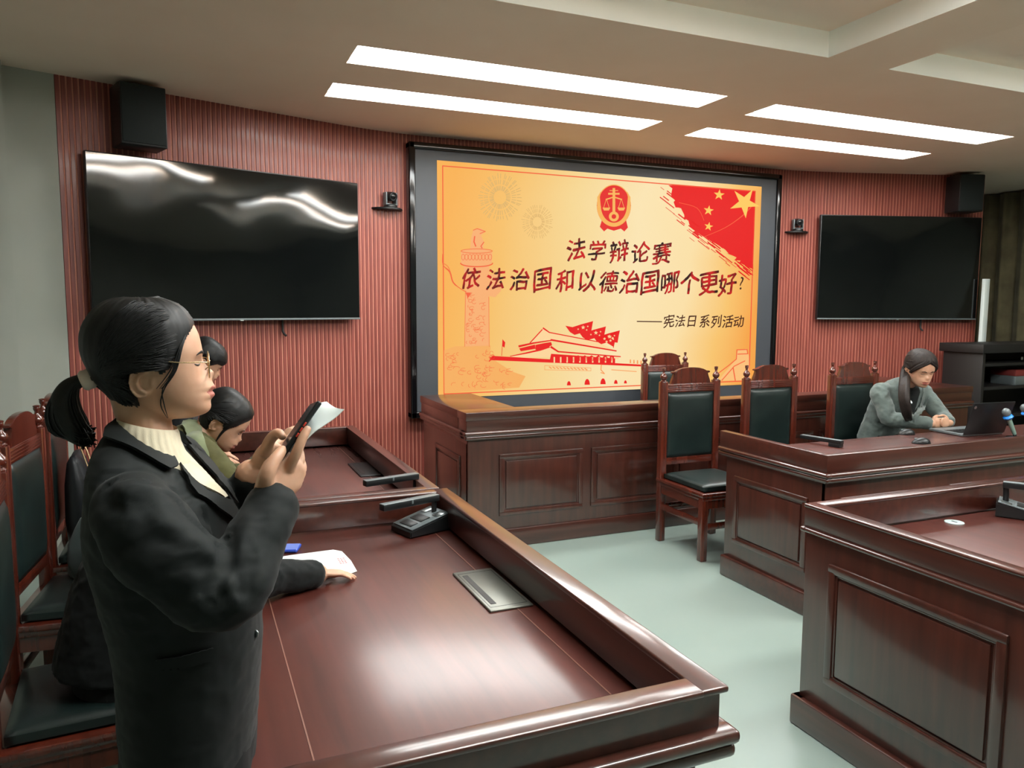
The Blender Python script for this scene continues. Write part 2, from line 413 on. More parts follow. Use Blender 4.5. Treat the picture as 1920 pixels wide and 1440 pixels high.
# judges' bench along the display
def bench():
    t = thing('judges_bench', 'long mahogany bench with stepped top standing in front of the display', 'bench', (1.635, 4.62, 0))
    L, W = 4.78, 1.06
    bm = NB(); box(bm, .02, .03, .72, L-.02, W-.05, .757); obj('desktop', bm, WTOP, t)
    bm = NB()
    for q in ((0, 0, L, .18), (0, .17, .42, W), (L-.42, .17, L, W)): box(bm, q[0], q[1], .878, q[2], q[3], .931, .004)
    obj('bench_cap', bm, WX, t)
    bm = NB()
    for q in ((.006, .006, L-.006, .17), (.006, .16, .41, W-.006), (L-.41, .16, L-.006, W-.006)): box(bm, q[0], q[1], .79, q[2], q[3], .879, .003)
    obj('gallery', bm, WX, t)
    bm = NB()
    for k, (z0, z1, o) in enumerate(((.748, .778, .004), (.774, .804, .012))):
        box(bm, -o, -o, z0, L+o, .10, z1, .011, seg=3); box(bm, -o, .02, z0, .1, W, z1, .011, seg=3); box(bm, L-.1, .02, z0, L+o, W, z1, .011, seg=3)
    obj('moulding', bm, WX, t)
    bm = NB(); box(bm, .022, .022, .02, L-.022, .06, .75, .003); obj('front_board', bm, WZ, t)
    for x0 in (.022, L-.06):
        bm = NB(); box(bm, x0, .03, .02, x0+.038, W-.02, .75, .003); obj('end_board', bm, WZ, t)
    for x0 in (.05, L-.41):
        bm = NB(); box(bm, x0, .06, .02, x0+.36, W-.03, .79); obj('pedestal', bm, WZ, t)
    bm = NB(); box(bm, .01, .01, 0, L-.01, .06, .125, .008); box(bm, .01, .03, 0, .06, W-.01, .125, .008); box(bm, L-.06, .03, 0, L-.01, W-.01, .125, .008); obj('plinth', bm, WX, t)
    u = .24
    while u < L-.5:
        bm = NB(); panel_deco(bm, Matrix.Translation((0, .022, 0)) @ Matrix.Rotation(pi, 4, 'Z'), -(u+.63), -u, .22, .64); obj('front_panel', bm, WZ, t); u += .695
    bm = NB(); panel_deco(bm, Matrix.Translation((.022, 0, 0)) @ Matrix(((0, -1, 0, 0), (1, 0, 0, 0), (0, 0, 1, 0), (0, 0, 0, 1))), .17, .72, .2, .62); obj('end_panel', bm, WZ, t)
    bm = NB(); panel_deco(bm, Matrix.Translation((L-.022, 0, 0)) @ Matrix(((0, 1, 0, 0), (1, 0, 0, 0), (0, 0, 1, 0), (0, 0, 0, 1))), .17, .72, .2, .62); obj('end_panel', bm, WZ, t)
bench()

# ---------------------------------------------------------------- chairs (seat towards -y, back posts at y = 0)
def make_chair(label, loc, rz):
    t = thing('court_chair', label, 'chair', loc, rz, 'high-backed court chairs')
    hw = .218
    for s in (-1, 1):
        bm = NB(); box(bm, s*hw-.026, -.022, 0, s*hw+.026, .022, 1.112, .005); p = obj('back_post', bm, WCH, t)
        bm = NB(); lathe(bm, [(.012, 1.110), (.02, 1.112), (.021, 1.117), (.013, 1.124), (.022, 1.134), (.0245, 1.146), (.020, 1.157), (.009, 1.168), (.0075, 1.180), (.011, 1.186), (.0125, 1.192), (.011, 1.197), (.013, 1.199), (.013, 1.204), (.004, 1.207)], 18, M=Matrix.Translation((s*hw, 0, 0)))
        obj('finial', bm, WCH, p)
        bm = NB(); box(bm, s*hw-.024, -.495, 0, s*hw+.024, -.45, .42, .005); obj('front_leg', bm, WCH, t)
        bm = NB(); box(bm, s*hw-.012, -.45, .225, s*hw+.012, -.02, .265, .004); obj('stretcher', bm, WCH, t)
    # crest: arched board with little ears
    half = [(.0, 1.088), (.168, 1.088), (.160, 1.112), (.150, 1.135), (.143, 1.152), (.141, 1.163), (.158, 1.168), (.157, 1.176), (.147, 1.179), (.131, 1.179), (.118, 1.186), (.10, 1.193), (.07, 1.2005), (.035, 1.204), (0, 1.205)]
    pts = half[1:]+[(-x, z) for x, z in half[::-1][1:-1]]
    bm = NB(); prism(bm, pts, -.014, .014, bev=.003); obj('crest', bm, WCH, t, ang=30)
    bm = NB(); box(bm, -hw+.02, -.017, 1.036, hw-.02, .017, 1.094, .003)
    for k in range(4): box(bm, -hw+.022, -.0195, 1.043+k*.0125, hw-.022, -.014, 1.043+k*.0125+.007, .002)
    obj('top_rail', bm, WCH, t)
    bm = NB(); box(bm, -hw+.02, -.014, .535, hw-.02, .014, .585, .003); obj('lower_rail', bm, WCH, t)
    def cushion(bm, x0, x1, y0, y1, z0, z1, n=14):
        """puffed slab, bulging on both large faces along y (upright) or z"""
        up = (z1-z0) > (y1-y0)
        t = NB(); bmesh.ops.create_cube(t, size=1); bmesh.ops.subdivide_edges(t, edges=t.edges, cuts=n, use_grid_fill=True)
        for v in t.verts:
            u, q, r = v.co*2
            a, b = (u, r) if up else (u, q)
            k = (1-abs(a)**5)*(1-abs(b)**5); k = max(k, 0)**.45
            if up: q *= .35+.65*k
            else: r *= .4+.6*k
            v.co = Vector((x0+(u+1)/2*(x1-x0), y0+(q+1)/2*(y1-y0), z0+(r+1)/2*(z1-z0)))
        merge(bm, t)
    bm = NB(); cushion(bm, -hw+.026, hw-.026, -.032, .026, .583, 1.038); obj('backrest_pad', bm, LEATHER, t, ang=180)
    bm = NB()
    box(bm, -.248, -.505, .418, .248, .026, .444, .006)
    box(bm, -.240, -.497, .395, .240, .018, .420, .005)
    for s in (-1, 1): box(bm, s*hw-.014, -.46, .34, s*hw+.014, -.01, .40)
    box(bm, -hw, -.482, .34, hw, -.456, .40); box(bm, -hw, -.012, .33, hw, .012, .40)
    obj('seat_frame', bm, WCH, t)
    for y0, z0 in ((-.484, .20), (-.01, .225)):
        bm = NB(); box(bm, -hw, y0, z0, hw, y0+.021, z0+.04, .003); obj('cross_stretcher', bm, WCH, t)
    bm = NB(); cushion(bm, -.215, .215, -.475, -.028, .432, .497); obj('seat_cushion', bm, LEATHER, t, ang=180)
    return t
chair = make_chair('court chair standing between the bench and the end of the grey-blazer woman\'s desk', (3.20, 4.38, 0), 0)
for loc, rz, lab in (
    ((3.905, 4.38, 0), 0, 'court chair behind the long right desk, second from its left end'),
    ((4.72, 4.38, 0), 0, 'court chair directly behind the woman in the grey blazer'),
    ((4.0, 5.86, 0), 0, 'court chair behind the bench, close against the bright display'),
    ((-.53, 2.50, 0), radians(94), 'court chair nearest the camera at the left edge, a seated person in black on it'),
    ((-.61, 3.425, 0), radians(84), 'court chair on the left with an empty seat front, second from the camera'),
    ((-.60, 4.11, 0), radians(89), 'court chair on the left with a dark bag hung on it, farthest from the camera')):
    dup(chair, loc, rz, lab)

# ---------------------------------------------------------------- wall screens, speakers, cameras
SCR = mat('black_screen_glass', lin(9, 11, 12), .06, spec=.6)
N, L_, b = nodes(SCR)
tc = N.new('ShaderNodeTexCoord'); nz = N.new('ShaderNodeTexNoise'); nz.inputs['Scale'].default_value = 1.7; nz.inputs['Detail'].default_value = 0.5
L_.new(tc.outputs['Object'], nz.inputs['Vector']); bp = N.new('ShaderNodeBump'); bp.inputs['Strength'].default_value = .55; bp.inputs['Distance'].default_value = .03
L_.new(nz.outputs['Fac'], bp.inputs['Height']); L_.new(bp.outputs[0], b.inputs['Normal'])
def tv(label, centre, rz, wd, ht):
    """local x along the wall, -y into the room, origin at the screen centre on the wall line"""
    t = thing('wall_screen', label, 'television', centre, rz)
    bm = NB(); box(bm, -wd/2, -.10, -ht/2, wd/2, -.055, ht/2, .006); obj('housing', bm, BLACKP, t)
    bm = NB(); box(bm, -wd/2+.008, -.103, -ht/2+.018, wd/2-.008, -.0995, ht/2-.008); obj('screen_glass', bm, SCR, t, smooth=False)
    bm = NB(); box(bm, -wd/2, -.106, -ht/2, wd/2, -.098, -ht/2+.014, .003); obj('lower_bezel', bm, GREYP, t)
    bm = NB(); box(bm, -.012, -.11, -ht/2-.006, .012, -.099, -ht/2+.004, .002); obj('indicator_lamp', bm, SILVER, t)
    bm = NB(); box(bm, -wd*.28, -.06, -ht*.3, wd*.28, .0, ht*.3); obj('wall_bracket', bm, BLACKP, t, smooth=False)
    bm = NB(); tube(bm, [(wd*.18, -.02, -ht/2+.05), (wd*.18, -.02, -ht/2-.05), (wd*.18, -.025, -ht/2-.09), (wd*.186, -.045, -ht/2-.115)], .009, 8); obj('hanging_strap', bm, BLACKP, t)
    return t
ZA = atan2(.311, .950); ZR = atan2(-.313, .950)
nlv = Vector((.311, -.950, 0)); nrv = Vector((-.284, -.959, 0)); drv = Vector((.959, -.284, 0)); dlv = Vector((.950, .311, 0))
P0 = Vector((-.689, 5.473, 0))
c = P0+dlv*1.062; tv('big dark wall screen on the left wing of the slatted wall, showing light streaks', (c.x, c.y, 2.035), ZA, 1.885, 1.045)
pr = Vector((R0[0], R0[1], 0)); ZR = atan2(drv.y, drv.x)
c = pr-drv*.965+nrv*.0; tv('dark wall screen on the right wing of the slatted wall', (c.x, c.y, 2.03), ZR, 1.765, 1.06)
def speaker(label, c, rz):
    t = thing('wall_speaker', label, 'loudspeaker', c, rz)
    bm = NB(); box(bm, -.135, -.25, -.185, .135, -.03, .185, .008); obj('cabinet', bm, BLACKP, t)
    bm = NB(); box(bm, -.128, -.258, -.172, .128, -.247, .178, .004); obj('grille', bm, SPK, t)
    bm = NB(); box(bm, -.05, -.035, -.06, .05, 0, .06); obj('wall_bracket', bm, BLACKP, t, smooth=False)
c = P0+dlv*.43; speaker('black loudspeaker above the left wall screen, tucked under the ceiling', (c.x, c.y, 2.785), ZA)
c = pr-drv*.33; speaker('black loudspeaker above the right wall screen, tucked under the ceiling', (c.x, c.y, 2.785), ZR)
def ptz(label, c, rz):
    t = thing('conference_camera', label, 'camera', c, rz)
    bm = NB(); pts = []
    pts = [(-.135, 0), (.135, 0), (.14, -.02), (.11, -.085), (.06, -.13), (0, -.145), (-.06, -.13), (-.11, -.085), (-.14, -.02)]
    prism(bm, [(x, y) for x, y in pts], 0, .014, bev=.004, M=Matrix(((1, 0, 0, 0), (0, 0, 1, 0), (0, 1, 0, 0), (0, 0, 0, 1)))); 
    box(bm, -.08, -.012, -.06, .08, 0, .0, .003)
    obj('shelf_bracket', bm, BLACKP, t)
    bm = NB(); lathe(bm, [(.05, .0145), (.055, .02), (.055, .03), (.048, .04)], 24, M=Matrix.Translation((0, -.075, 0))); obj('turntable', bm, BLACKP, t)
    bm = NB(); box(bm, -.054, -.10, .034, .054, -.05, .046, .004)
    for s in (-1, 1): box(bm, s*.047-.007, -.10, .035, s*.047+.007, -.05, .135, .006)
    obj('yoke', bm, GREYP, t)
    bm = NB(); M = Matrix.Translation((0, -.075, .105)) @ Matrix.Rotation(radians(8), 4, 'X') @ Matrix.Rotation(pi/2, 4, 'X')
    lathe(bm, [(.03, -.05), (.036, -.045), (.037, .03), (.034, .052), (.030, .054), (.028, .048), (.01, .046)], 24, M=M); h = obj('camera_head', bm, BLACKP, t)
    bm = NB(); lathe(bm, [(.022, .050), (.018, .054), (.002, .056)], 20, M=M); obj('lens', bm, BLACKG, h)
c = P0+dlv*2.31+nlv*.0; ptz('small dark pan and tilt camera on a bracket beside the left wall screen', (c.x, c.y, 2.385), ZA)
c = pr-drv*2.085; ptz('small dark pan and tilt camera on a bracket beside the right wall screen', (c.x, c.y-.004, 2.375), ZR)

# ---------------------------------------------------------------- small desk things
def mic_unit(label, x, y, z, rz, stem_h=.11, bar=.25, s=1.0):
    """wedge base with keys, short stem, flat bar microphone; local +x is the bar direction"""
    t = thing('bar_microphone', label, 'microphone', (x, y, z), rz)
    Q = Matrix.Scale(s, 4)
    bm = NB(); prism(bm, [(-.075, .002), (.075, .002), (.075, .048), (.068, .052), (-.07, .022), (-.075, .018)], -.055, .055, bev=.003, M=Q); obj('base', bm, BLACKP, t, ang=30)
    bm = NB(); M = Q @ Matrix.Translation((-.07, 0, .0225)) @ Matrix.Rotation(-atan2(.030, .138), 4, 'Y')
    box(bm, .002, -.052, 0, .143, .052, .003, .001, M=M); p = obj('top_plate', bm, GREYP, t)
    for k, (a, b_) in enumerate(((.012, .04), (.05, .085))):
        bm = NB(); box(bm, a, -.03, .003, b_, .03, .0055, .001, M=M); obj('key', bm, BLACKP, p)
    for a, b_ in ((-.048, -.018), (.018, .048)):
        bm = NB(); box(bm, .10, a, .003, .135, b_, .005, .001, M=M); obj('speaker_slot', bm, SILVER, p)
    h = .04*s+stem_h; e = .06*s
    bm = NB(); tube(bm, [(.048*s, 0, .04*s), (.048*s, 0, .04*s+stem_h*.6), (.05*s, 0, h)], (.011, .008), 10, k=2); obj('stem', bm, BLACKP, t)
    bm = NB(); box(bm, e-bar, -.018, h-.006, e, .018, h+.018, .004); q = obj('microphone_bar', bm, BLACKP, t)
    bm = NB(); box(bm, e+.001-bar, -.0165, h+.0175, e-.001, .0165, h+.0195, .0008); box(bm, e-bar/2-.004, -.019, h+.004, e-bar/2+.004, .019, h+.0198, .001); obj('bar_face', bm, GREYP, q)
    return t
mic_unit('bar microphone at the far end of the nearest desk', .80, 2.775, .761, radians(18), .062, .25, 1.25)
mic_unit('bar microphone on the desk by the slatted wall, its base hidden behind the rim', .83, 3.12, .761, radians(14), .085, .25, 1.0)
mic_unit('bar microphone at the right picture edge on the right foreground desk', 3.155, 2.03, .761, radians(122), .075, .30, 1.15)
t = thing('bar_microphone', 'flat bar microphone lying at the left end of the long right desk', 'microphone', (3.655, 3.62, .761), radians(-76))
bm = NB(); box(bm, -.14, -.02, .022, .14, .02, .044, .004); obj('microphone_bar', bm, BLACKP, t)
bm = NB(); box(bm, -.138, -.018, .0435, .138, .018, .0455, .001); obj('bar_face', bm, GREYP, t)
bm = NB(); box(bm, .06, -.024, 0, .135, .024, .024, .004); obj('rest_block', bm, BLACKP, t)
def at_z(px, py, z):
    d = ray(px, py); return EYEP+d*((z-EYE)/d.z)
# loose sheet and phone on the nearest desk
bm = NB()
P = [(.10, 2.52, 0), (.10, 2.38, 0), (.30, 2.37, 0), (.452, 2.395, 0), (.478, 2.41, 0), (.480, 2.52, 0), (.470, 2.63, 0), (.445, 2.66, 0), (.30, 2.655, 0), (.12, 2.63, 0)]
prism(bm, [(p[0], p[1]) for p in P], .7615, .7630, M=Matrix(((1, 0, 0, 0), (0, 0, 1, 0), (0, 1, 0, 0), (0, 0, 0, 1))))
sh = obj('paper_sheet', bm, PAPER, smooth=False); tag(sh, 'white sheet of paper lying on the nearest desk under a resting hand', 'paper')
bm = NB(); random.seed(3)
for k in range(3):
    for i in range(4): box(bm, .44+k*.009, 2.50+i*.016+random.uniform(0, .003), .7630, .446+k*.009, 2.509+i*.016, .76335)
obj('printed_lines', bm, mat('red_print', lin(200, 120, 120), .6), sh, smooth=False)
t = thing('mobile_phone', 'blue-screened phone lying on the nearest desk beside the paper', 'phone', (.265, 2.735, .761), radians(-20))
bm = NB(); box(bm, -.075, -.037, 0, .075, .037, .012, .005, seg=3); obj('phone_body', bm, mat('blue_case', lin(40, 70, 170), .35), t)
bm = NB(); box(bm, -.071, -.033, .0118, .071, .033, .0126); obj('phone_screen', bm, mat('phone_screen_blue', lin(120, 140, 215), .2), t, smooth=False)
# mice, laptop, microphones on the long desk
def mouse(label, x, y, rz):
    t = thing('computer_mouse', label, 'mouse', (x, y, .7605), rz, 'computer mice')
    bm = NB(); tt = NB(); bmesh.ops.create_uvsphere(tt, u_segments=20, v_segments=12, radius=1)
    for v in tt.verts:
        v.co = Vector((v.co.x*.033*(1-.12*v.co.y), v.co.y*.058, max(v.co.z, -.05)*.036*(1-.25*v.co.y)))
        v.co.z += .002
    merge(bm, tt); obj('shell', bm, BLACKP, t)
    bm = NB(); box(bm, -.004, .02, .025, .004, .042, .036, .003); obj('wheel', bm, GREYP, t)
    bm = NB(); box(bm, -.030, -.03, .0125, .030, .02, .0145, .001); obj('trim_band', bm, GREYP, t)
a = at_z(1700, 812, .77); mouse('dark computer mouse closest to the grey sleeve on the long desk', a.x, a.y, radians(70))
a = at_z(1727, 829, .77); mouse('dark computer mouse closest to the rim of the long desk, beside the laptop', a.x, a.y, radians(60))
t = thing('laptop', 'open black laptop in front of the woman in the grey blazer', 'laptop', (4.95, 3.475, .761), radians(-4))
bm = NB(); box(bm, -.185, 0, .002, .185, .27, .018, .004); k_ = obj('laptop_base', bm, GREYP, t)
bm = NB(); 
for i in range(5):
    for j in range(12): box(bm, -.165+j*.0275, .04+i*.026, .018, -.165+j*.0275+.023, .04+i*.026+.021, .0195)
obj('keyboard', bm, BLACKP, k_, smooth=False)
bm = NB(); M = Matrix.Translation((0, .0, .012)) @ Matrix.Rotation(radians(17), 4, 'X'); box(bm, -.185, -.008, .004, .185, .0, .235, .004, M=M); s_ = obj('laptop_lid', bm, BLACKP, t)
bm = NB(); box(bm, -.172, -.0005, .02, .172, .0012, .222, M=M); obj('laptop_screen', bm, BLACKG, s_, smooth=False)
bm = NB(); lathe(bm, [(.011, 0), (.011, .001), (.001, .0012)], 18, M=M @ Matrix.Translation((-.165, -.0078, .205)) @ Matrix.Rotation(pi/2, 4, 'X')); obj('lid_emblem', bm, SILVER, s_)
BLUE = mat('blue_ring', lin(40, 140, 235), .4)
def hand_mic(label, base, lean):
    t = thing('table_microphone', label, 'microphone', base, 0)
    b0 = Vector((0, 0, .008)); d = Vector(lean).normalized()
    bm = NB(); lathe(bm, [(.05, 0), (.05, .008), (.012, .014), (.01, .03)], 22); obj('stand_foot', bm, BLACKP, t)
    q = d.to_track_quat('Z', 'Y').to_matrix().to_4x4(); M = Matrix.Translation((0, 0, .022)) @ q
    bm = NB(); lathe(bm, [(.010, 0), (.0125, .01), (.015, .11), (.0165, .125)], 18, M=M); obj('handle', bm, mat('mic_silver_green', lin(150, 190, 176), .35, metal=.4) if 'mic_silver_green' not in bpy.data.materials else bpy.data.materials['mic_silver_green'], t)
    bm = NB(); lathe(bm, [(.017, .118), (.030, .126), (.033, .134), (.028, .143), (.022, .147)], 8, M=M); obj('anti_roll_ring', bm, BLUE, t)
    bm = NB(); lathe(bm, [(.018, .145), (.025, .155), (.0265, .17), (.023, .185), (.012, .196), (.002, .199)], 18, M=M); obj('grille_head', bm, GREYP, t)
    return t
a = at_z(1908, 822, .761); hand_mic('hand microphone with a blue ring leaning left behind the laptop', (a.x, a.y+.02, .761), (-.42, .1, .85))
hand_mic('second blue-ringed microphone, cut by the right picture edge', (a.x+.27, a.y+.08, .761), (-.3, .15, .85))
# shelf unit, curtain, upright panel on the far right
SHM = mat('black_stained_wood', lin(30, 28, 27), .5)
t = thing('shelf_unit', 'low black open shelf unit in front of the curtain on the far right', 'shelf', (7.02, 4.98, 0))
bm = NB(); box(bm, -.03, -.02, 1.19, 1.5, .45, 1.275, .006); obj('shelf_top', bm, SHM, t)
for x in (0, 1.44):
    bm = NB(); box(bm, x, 0, 0, x+.04, .42, 1.2, .003); obj('side_panel', bm, SHM, t)
for z in (1.06, .83, .55, .1):
    bm = NB(); box(bm, .03, .01, z, 1.46, .41, z+.03, .003); obj('shelf_board', bm, SHM, t)
bm = NB(); box(bm, .03, .39, .05, 1.46, .42, 1.2); obj('back_panel', bm, SHM, t, smooth=False)
bm = NB(); box(bm, .55, -.004, 1.115, .58, .0, 1.145, .002); obj('keyhole_plate', bm, SILVER, t)
t = thing('storage_box', 'red-topped grey box on the black shelf at the right picture edge', 'box', (7.73, 5.12, .8601))
bm = NB(); box(bm, -.17, -.11, 0, .17, .15, .09, .005); obj('box_body', bm, GREYP, t)
bm = NB(); box(bm, -.172, -.112, .09, .172, .152, .15, .005); obj('box_lid', bm, mat('red_card', lin(120, 44, 40), .6), t)
CURT = noisy(mat('curtain_cloth', rough=.8, sheen=.2), lin(100, 92, 68), lin(128, 120, 88), (1, 1, 1), 6, 4)
bm = NB(); n = 420; rows = []
for z in (0.03, 1.0, 2.0, 2.985):
    rows.append([bm.verts.new((9.06-.045-.04*sin(i*.33+.6*sin(i*.05))-.012*sin(i*.9+z), 6.72-i*.012, z)) for i in range(n)])
for a, b_ in zip(rows, rows[1:]):
    for i in range(n-1): bm.faces.new((a[i], a[i+1], b_[i+1], b_[i]))
me = bpy.data.meshes.new('curtain'); bm.to_mesh(me); bm.free()
cu = obj('curtain', me, CURT, ang=180); so = cu.modifiers.new('s', 'SOLIDIFY'); so.thickness = .004
tag(cu, 'long olive-brown pleated curtain along the right wall', 'curtain')
t = thing('white_upright_panel', 'narrow white upright panel standing at the right end of the slatted wall', 'panel', (7.665, 5.46, 0))
bm = NB(); box(bm, -.035, -.02, .012, .035, .02, 1.925, .004); obj('panel_body', bm, PAPER, t)
bm = NB(); box(bm, -.07, -.07, 0, .07, .07, .014, .004); obj('panel_foot', bm, GREYP, t)

# ---------------------------------------------------------------- the big display and its slide
LEDY = 6.105
def S(zx, zy, k=0):
    """slide coordinates (thirds of a picture pixel, measured on the display) to the display plane"""
    return at(800+zx/3, 280+zy/3, LEDY-.0012*k)
def glow(name, c, s=1.0): return mat(name, (0, 0, 0, 1), .6, spec=.1, emit=c, es=s*SCREEN)
t = thing('led_display', 'huge framed display showing a red and gold debate slide with Chinese title', 'display', (3.58, 6.19, .69))
T0 = Vector(t.location)
def part(name, bm, m, parent=None, **k):
    for v in bm.verts: v.co -= T0
    return obj(name, bm, m, parent or t, **k)
SLATE = mat('display_border', lin(66, 70, 76), .5)
x0, x1, z0, z1 = 1.676, 5.485, .69, 2.93
bm = NB()
for q in ((x0, z0, x0+.055, z1), (x1-.055, z0, x1, z1), (x0, z1-.055, x1, z1), (x0, z0, x1, z0+.055)): box(bm, q[0], 6.085, q[1], q[2], 6.19, q[3], .012, seg=3)
part('display_frame', bm, BLACKG)
bm = NB(); box(bm, x0+.02, 6.108, z0+.02, x1-.02, 6.185, z1-.02); part('display_panel', bm, SLATE, smooth=False)
# lit slide ground: gold, paler in the middle
def slide_ground():
    m = mat('slide_gold', (0, 0, 0, 1), .6, spec=.1)
    N, L, b = nodes(m)
    tc = N.new('ShaderNodeTexCoord'); sx = N.new('ShaderNodeSeparateXYZ'); L.new(tc.outputs['Generated'], sx.inputs[0])
    nz = N.new('ShaderNodeTexNoise'); nz.inputs['Scale'].default_value = 3; L.new(tc.outputs['Generated'], nz.inputs['Vector'])
    ma = N.new('ShaderNodeMath'); ma.operation = 'MULTIPLY_ADD'; ma.inputs[1].default_value = .10; L.new(nz.outputs['Fac'], ma.inputs[0]); L.new(sx.outputs['X'], ma.inputs[2])
    mb = N.new('ShaderNodeMath'); mb.operation = 'MULTIPLY_ADD'; mb.inputs[1].default_value = -.10; L.new(sx.outputs['Z'], mb.inputs[0]); L.new(ma.outputs[0], mb.inputs[2])
    cr = N.new('ShaderNodeValToRGB'); e = cr.color_ramp.elements
    e[0].position = 0.0; e[0].color = lin(240, 172, 84); e[1].position = 1.0; e[1].color = lin(238, 160, 74)
    for p, c in ((.16, lin(238, 186, 104)), (.36, lin(238, 208, 144)), (.55, lin(242, 220, 172)), (.74, lin(242, 216, 162)), (.88, lin(240, 190, 108))): q = e.new(p); q.color = c
    L.new(mb.outputs[0], cr.inputs[0]); L.new(cr.outputs[0], b.inputs['Emission Color']); b.inputs['Emission Strength'].default_value = SCREEN
    return m
bm = NB(); X0, X1, Z0, Z1 = 1.916, 5.243, .85, 2.80
box(bm, X0, LEDY-.0002, Z0, X1, 6.109, Z1); part('slide_ground', bm, slide_ground(), smooth=False)
def poly(bm, pts, k, mi=0):
    vs = [bm.verts.new(S(x, y, k)) for x, y in pts]
    f = bm.faces.new(vs); f.material_index = mi; f.normal_update()
    if f.normal.y > 0: f.normal_flip()
    return f
def line(bm, pts, wd, k, mi=0, closed=False):
    P = [Vector(p) for p in pts]
    if closed: P.append(P[0])
    for i in range(len(P)-1):
        a, b_ = P[i], P[i+1]; d = (b_-a)
        if d.length < 1e-6: continue
        d.normalize(); n = Vector((-d.y, d.x))
        w0 = wd[i] if isinstance(wd, (list, tuple)) else wd; w1 = wd[i+1] if isinstance(wd, (list, tuple)) else wd
        a2 = a-d*w0*.3; b2 = b_+d*w1*.3
        poly(bm, [a2+n*w0/2, b2+n*w1/2, b2-n*w1/2, a2-n*w0/2], k, mi)
def ell(cx, cy, rx, ry, a0=0, a1=2*pi, n=40, rot=0): return [(cx+rx*cos(a0+(a1-a0)*i/n)*cos(rot)-ry*sin(a0+(a1-a0)*i/n)*sin(rot), cy+rx*cos(a0+(a1-a0)*i/n)*sin(rot)+ry*sin(a0+(a1-a0)*i/n)*cos(rot)) for i in range(n+1)]
def star(cx, cy, r, rot=0, q=.4): return [(cx+(r if i % 2 == 0 else r*q)*sin(rot+i*pi/5), cy-(r if i % 2 == 0 else r*q)*cos(rot+i*pi/5)) for i in range(10)]
RED = glow('slide_red', lin(226, 36, 34)); RED2 = glow('slide_soft_red', lin(236, 96, 62)); ORG = glow('slide_orange', lin(240, 150, 86)); GOLD = glow('slide_gold_mark', lin(246, 196, 96)); CREAM = glow('slide_cream', lin(244, 206, 150)); DKG = glow('slide_dim_gold', lin(214, 172, 106)); PALE = glow('slide_pale_orange', lin(238, 170, 96))
# border line
bm = NB(); c4 = [(90, 93), (1848, 236), (1812, 1302), (98, 1376)]
line(bm, c4, 6, 1, 0, True); part('slide_border', bm, RED2, smooth=False)
# fireworks
random.seed(5)
for cx, cy, R, n in ((412, 270, 122, 46), (622, 408, 88, 40)):
    bm = NB()
    for i in range(n):
        a = 2*pi*i/n+random.uniform(-.05, .05)
        for r0, r1 in ((.30, .48), (.56, .74), (.8, random.uniform(.9, 1.02))):
            line(bm, [(cx+R*r0*cos(a), cy+R*r0*sin(a)*1.1), (cx+R*r1*cos(a), cy+R*r1*sin(a)*1.1)], 4.2 if R > 100 else 3, 1)
    part('slide_firework', bm, DKG, smooth=False)
# flag in the upper right corner with stars
bm = NB(); random.seed(11)
edge = []
top = [(1360, 200), (1400, 300), (1455, 395), (1530, 470), (1620, 530), (1700, 590), (1770, 640), (1842, 690)]
for a, b_ in zip(top, top[1:]):
    for i in range(5):
        q = i/5; edge.append((a[0]+(b_[0]-a[0])*q+random.uniform(-14, 16), a[1]+(b_[1]-a[1])*q+random.uniform(-10, 12)))
pts = edge+[(1836, 640), (1850, 236), (1420, 200)]
poly(bm, pts, 1, 0)
for i in range(60):       # loose brush streaks along the edge
    q = random.random(); j = min(int(q*7), 6); a = Vector(top[j]).lerp(Vector(top[j+1]), q*7-j)
    d = Vector((random.uniform(-70, 10), random.uniform(-15, 22))); L2 = random.uniform(20, 80)
    s0 = a+d; dv = Vector((.80, .62)).normalized()
    e0 = s0+dv*L2
    if max(s0.x, e0.x) < 1835: line(bm, [s0, e0], random.uniform(2, 7), 1, 0)
line(bm, spline([(1560, 492), (1680, 440), (1780, 370), (1846, 300)], 5), [2+i*.3 for i in range(16)], 2, 1)
line(bm, spline([(1420, 300), (1520, 330), (1560, 400)], 5), 3, 2, 1)
part('slide_flag_corner', bm, [RED, RED2], smooth=False)
for sx_, sy_, sr_, so_, sq_ in ((1788, 300, 88, .55, .36), (1645, 256, 32, .1, .4), (1586, 344, 30, .15, .4), (1586, 434, 26, .2, .4)):
    bm = NB(); poly(bm, star(sx_, sy_, sr_, so_, sq_), 3); part('slide_star', bm, GOLD, smooth=False)
# round emblem: wreath, scales, gear
bm = NB()
poly(bm, ell(1053, 318, 96, 118), 2, 0)
poly(bm, [(985, 400), (1122, 400), (1132, 440), (1112, 462), (1092, 446), (1053, 458), (1016, 446), (998, 462), (974, 436)], 2, 0)
line(bm, ell(1053, 318, 84, 106, pi*.02, pi*.98, 30), 22, 3, 1)
line(bm, ell(1053, 312, 92, 112, pi*1.0, pi*2.0, 36), 5, 3, 1)
for s in (-1, 1):
    line(bm, [(1053+s*84, 318), (1053+s*86, 270), (1053+s*74, 240)], [20, 14, 4], 3, 1)
    line(bm, [(1053, 268), (1053+s*44, 282)], 7, 3, 1)
    line(bm, [(1053+s*44, 284), (1053+s*58, 330)], 2.5, 3, 1); line(bm, [(1053+s*40, 284), (1053+s*26, 330)], 2.5, 3, 1)
    poly(bm, [(1053+s*20, 328), (1053+s*64, 328), (1053+s*56, 344), (1053+s*28, 344)], 3, 1)
    line(bm, [(1053+s*30, 410), (1053+s*6, 426)], 6, 3, 1)
line(bm, [(1053, 222), (1053, 366)], [14, 16], 3, 1)
line(bm, [(1024, 250), (1082, 250)], 10, 3, 1); line(bm, [(1030, 232), (1076, 232)], 4, 3, 1)
